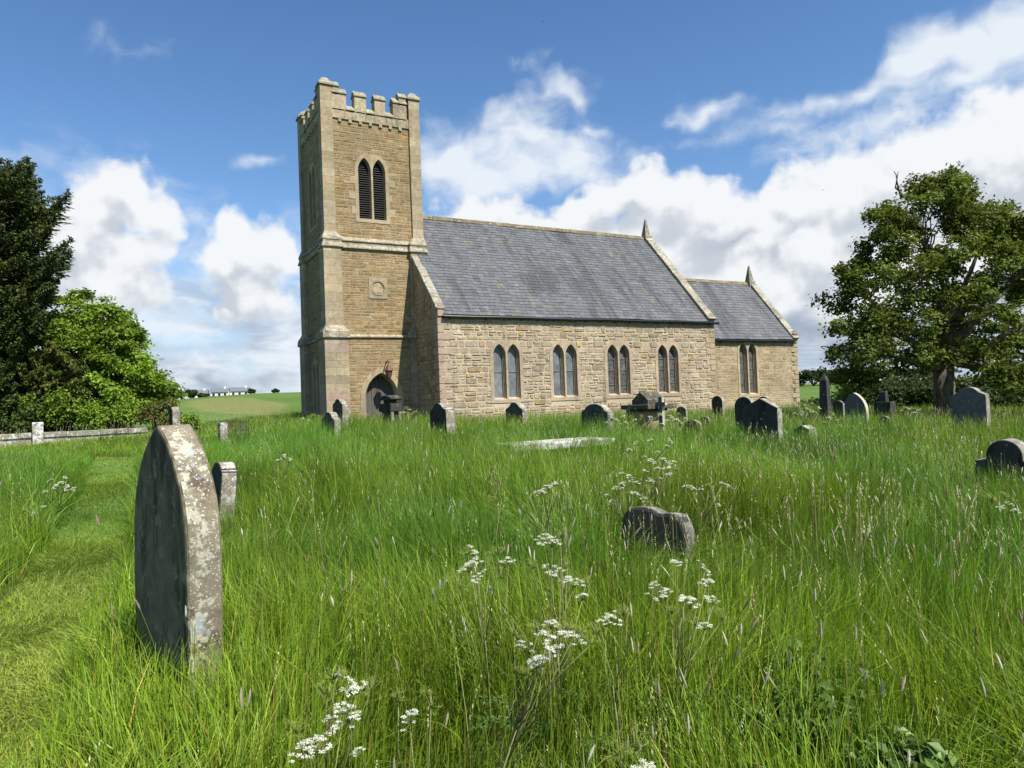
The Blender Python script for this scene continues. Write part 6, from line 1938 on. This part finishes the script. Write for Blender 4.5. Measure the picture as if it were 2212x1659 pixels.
PARS = [
 ((1010, 1659), 2.35, [(1135, 1390, .8), (1180, 1378, 1), (1207, 1375, 1.1), (1240, 1372, .9), (1158, 1420, 1.1), (1190, 1340, .8), (1172, 1425, .8)], [(1110, 1350, 1), (1240, 1345, 1.1), (1160, 1345, 1), (1275, 1370, .9), (1215, 1340, 1), (1130, 1440, .9)], 'nearest tall cow parsley with a thick leaning stem in the middle foreground'),
 ((1060, 1580), 3.0, [(1024, 1185, .9), (1014, 1213, 1.2), (1034, 1222, .9), (1098, 1205, .9)], [(1010, 1180, 1), (1060, 1200, 1), (990, 1250, 1), (1075, 1180, .9)], 'cow parsley with two white heads left of the reddest seed tuft'),
 ((1190, 1600), 3.05, [(1192, 1228, 1), (1212, 1234, 1.1), (1240, 1250, 1.1), (1256, 1284, .8), (1175, 1158, .9), (1192, 1162, 1.1)], [(1210, 1145, 1), (1265, 1245, 1), (1150, 1210, 1), (1225, 1210, .9)], 'cow parsley carrying a row of white heads in the centre foreground'),
 ((690, 1659), 2.2, [(757, 1472, 1), (772, 1478, .8), (742, 1522, .9), (748, 1538, .9), (712, 1558, .9), (686, 1598, .9), (656, 1612, 1), (664, 1600, .7)], [(720, 1440, 1), (800, 1470, .9), (705, 1480, 1), (640, 1560, .9)], 'cow parsley with a slanting chain of white heads at the bottom of the photo'),
 ((900, 1659), 2.1, [(885, 1543, .8), (776, 1620, .6), (1640, 1650, .01)], [(930, 1500, 1), (860, 1490, .9)], 'small cow parsley with a single white head low at the bottom'),
 ((1330, 1600), 2.7, [(1308, 1335, 1), (1325, 1328, .9), (1232, 1283, .01)], [(1345, 1310, .9), (1290, 1350, .9)], 'cow parsley with one pair of white heads below the double humped stone'),
 ((1470, 1600), 2.9, [(1418, 1272, .9), (1440, 1277, .8), (1488, 1292, 1.1), (1478, 1288, .8), (1540, 1291, .9), (1524, 1252, .9), (1521, 1222, .7), (1520, 1347, .7), (1462, 1210, .7)], [(1560, 1320, 1), (1500, 1330, 1), (1450, 1310, .9)], 'cow parsley with widely spread white heads right of the centre foreground'),
 ((1190, 1150), 6.2, [(1172, 1060, 1), (1184, 1048, 1.2), (1198, 1042, .9), (1160, 1062, .8)], [(1060, 1075, 1.2), (1205, 1060, 1)], 'cow parsley tuft left of the double humped stone'),
 ((1350, 1150), 6.8, [(1330, 1052, 1.1), (1345, 1044, 1), (1372, 1062, 1.2), (1322, 1080, .9), (1360, 1028, 1), (1390, 1075, .9), (1342, 1022, .8), (1310, 1068, .8)], [(1400, 1050, 1.1)], 'cow parsley behind the double humped stone, leaning left'),
 ((1420, 1120), 7.4, [(1408, 992, 1.1), (1420, 1010, 1), (1395, 1015, .9), (1440, 1008, 1.2), (1452, 996, 1.1), (1434, 990, 1), (1405, 1035, 1), (1375, 1040, .9), (1425, 1030, .8), (1446, 1022, .9)], [(1460, 1010, 1)], 'biggest cow parsley clump, thick with white heads above the double humped stone'),
 ((1500, 1140), 7.0, [(1495, 1050, 1.1), (1480, 1048, .9), (1515, 1055, .8), (1560, 1042, .8), (1575, 1048, .7), (1550, 1090, .7)], [(1530, 1045, 1)], 'cow parsley right of the double humped stone'),
 ((1380, 1030), 10.0, [(1358, 972, 1.1), (1405, 948, 1), (1372, 955, .8), (1440, 962, 1.1), (1448, 950, .9), (1390, 985, .9), (1420, 975, .8)], [], 'cow parsley in the grass right of the white table slab'),
 ((620, 1040), 9.5, [(612, 985, 1), (625, 990, .9), (600, 992, .8)], [], 'cow parsley in the grass right of the small leaning stone'),
 ((130, 1130), 9.0, [(130, 1042, 1.2), (118, 1050, 1), (146, 1050, 1.1), (160, 1055, .9), (108, 1036, .8), (98, 1060, .8), (140, 1030, .7)], [], 'cow parsley left of the mown path, its heads in a flat drift'),
 ((60, 1180), 7.8, [(55, 1100, .9), (75, 1108, .8), (40, 1118, .7), (95, 1092, .7)], [(70, 1090, 1)], 'cow parsley at the left edge of the meadow, nearer than its neighbour'),
 ((1330, 950), 16.0, [(1322, 903, 1.5), (1335, 908, 1.4), (1348, 898, 1.4), (1310, 912, 1.2), (1352, 912, 1.4), (1372, 905, 1.5), (1405, 900, 1.4), (1425, 893, 1.3)], [(1385, 898, 1.6)], 'cow parsley round the foot of the pedimented tomb'),
 ((1455, 940), 15.5, [(1448, 898, 1.5), (1458, 905, 1.5), (1470, 910, 1.4), (1440, 908, 1.3), (1432, 915, 1.3), (1480, 902, 1.3)], [(1465, 892, 1.4)], 'cow parsley just right of the plain stone cross'),
 ((1735, 930), 18.0, [(1745, 882, 1.6), (1758, 888, 1.5), (1732, 890, 1.4), (1722, 878, 1.4), (1770, 880, 1.4), (1752, 870, 1.3), (1715, 892, 1.3)], [(1740, 872, 2), (1765, 893, 2), (1725, 868, 2)], 'cow parsley thicket between the chancel end and the obelisk'),
 ((1800, 945), 17.0, [(1790, 900, 1.4), (1806, 908, 1.4), (1778, 912, 1.3), (1815, 918, 1.2)], [(1800, 895, 2)], 'cow parsley before the pale edged pointed gravestone'),
 ((880, 950), 22.0, [(872, 890, 1.4), (884, 884, 1.4), (892, 893, 1.3)], [(880, 880, 2.4), (868, 894, 2), (896, 888, 2.2)], 'cow parsley growing in the shaded corner beside the church door'),
 ((660, 960), 22.0, [(655, 903, 1.3), (668, 908, 1.2)], [(675, 895, 2.4), (650, 905, 2.2), (690, 900, 2.2)], 'cow parsley at the shaded foot of the tower'),
 ((1960, 930), 20.0, [(1948, 886, 1.3), (1962, 882, 1.4), (1975, 890, 1.3), (1985, 884, 1.2)], [(1955, 878, 2.2), (1970, 880, 2)], 'cow parsley in front of the hedge between shaded cross and big trunk'),
 ((2150, 1160), 6.0, [(2160, 1090, .9), (2180, 1085, .8), (2195, 1100, .9)], [(2140, 1070, 1.3), (2170, 1065, 1.3)], 'cow parsley in front of the stepped stone at the right edge'),
 ((1640, 1900), 1.9, [(1385, 1650, .8), (1400, 1655, .7)], [(1330, 1600, 1.2), (1370, 1590, 1.2)], 'cow parsley just cut by the bottom edge of the photo')]
for i, (bp, d, hs, sd, lab) in enumerate(PARS):
    hs = [h for h in hs if h[2] > .1]
    parsley(bp, d, hs, lab, 300+i, sd)

HERB = [(0.10, 0.17, 0.03), (0.12, 0.20, 0.04), (0.085, 0.15, 0.03)]
for i, (px, d, rx, rz, lab) in enumerate([((1745, 1420), 3.1, .34, .42, 'dark leafy weed clump in the right foreground grass'), ((1640, 1640), 2.3, .22, .26, 'small leafy weed clump at the bottom edge right of centre'), ((1990, 1560), 2.6, .25, .28, 'leafy weed clump low in the right corner')]):
    bush('leafy_weed', px, d, rx, rz, 700, .055, HERB, lab, 400+i, 'leafy weeds in the grass', 'weed', 14, 'grass', .8)
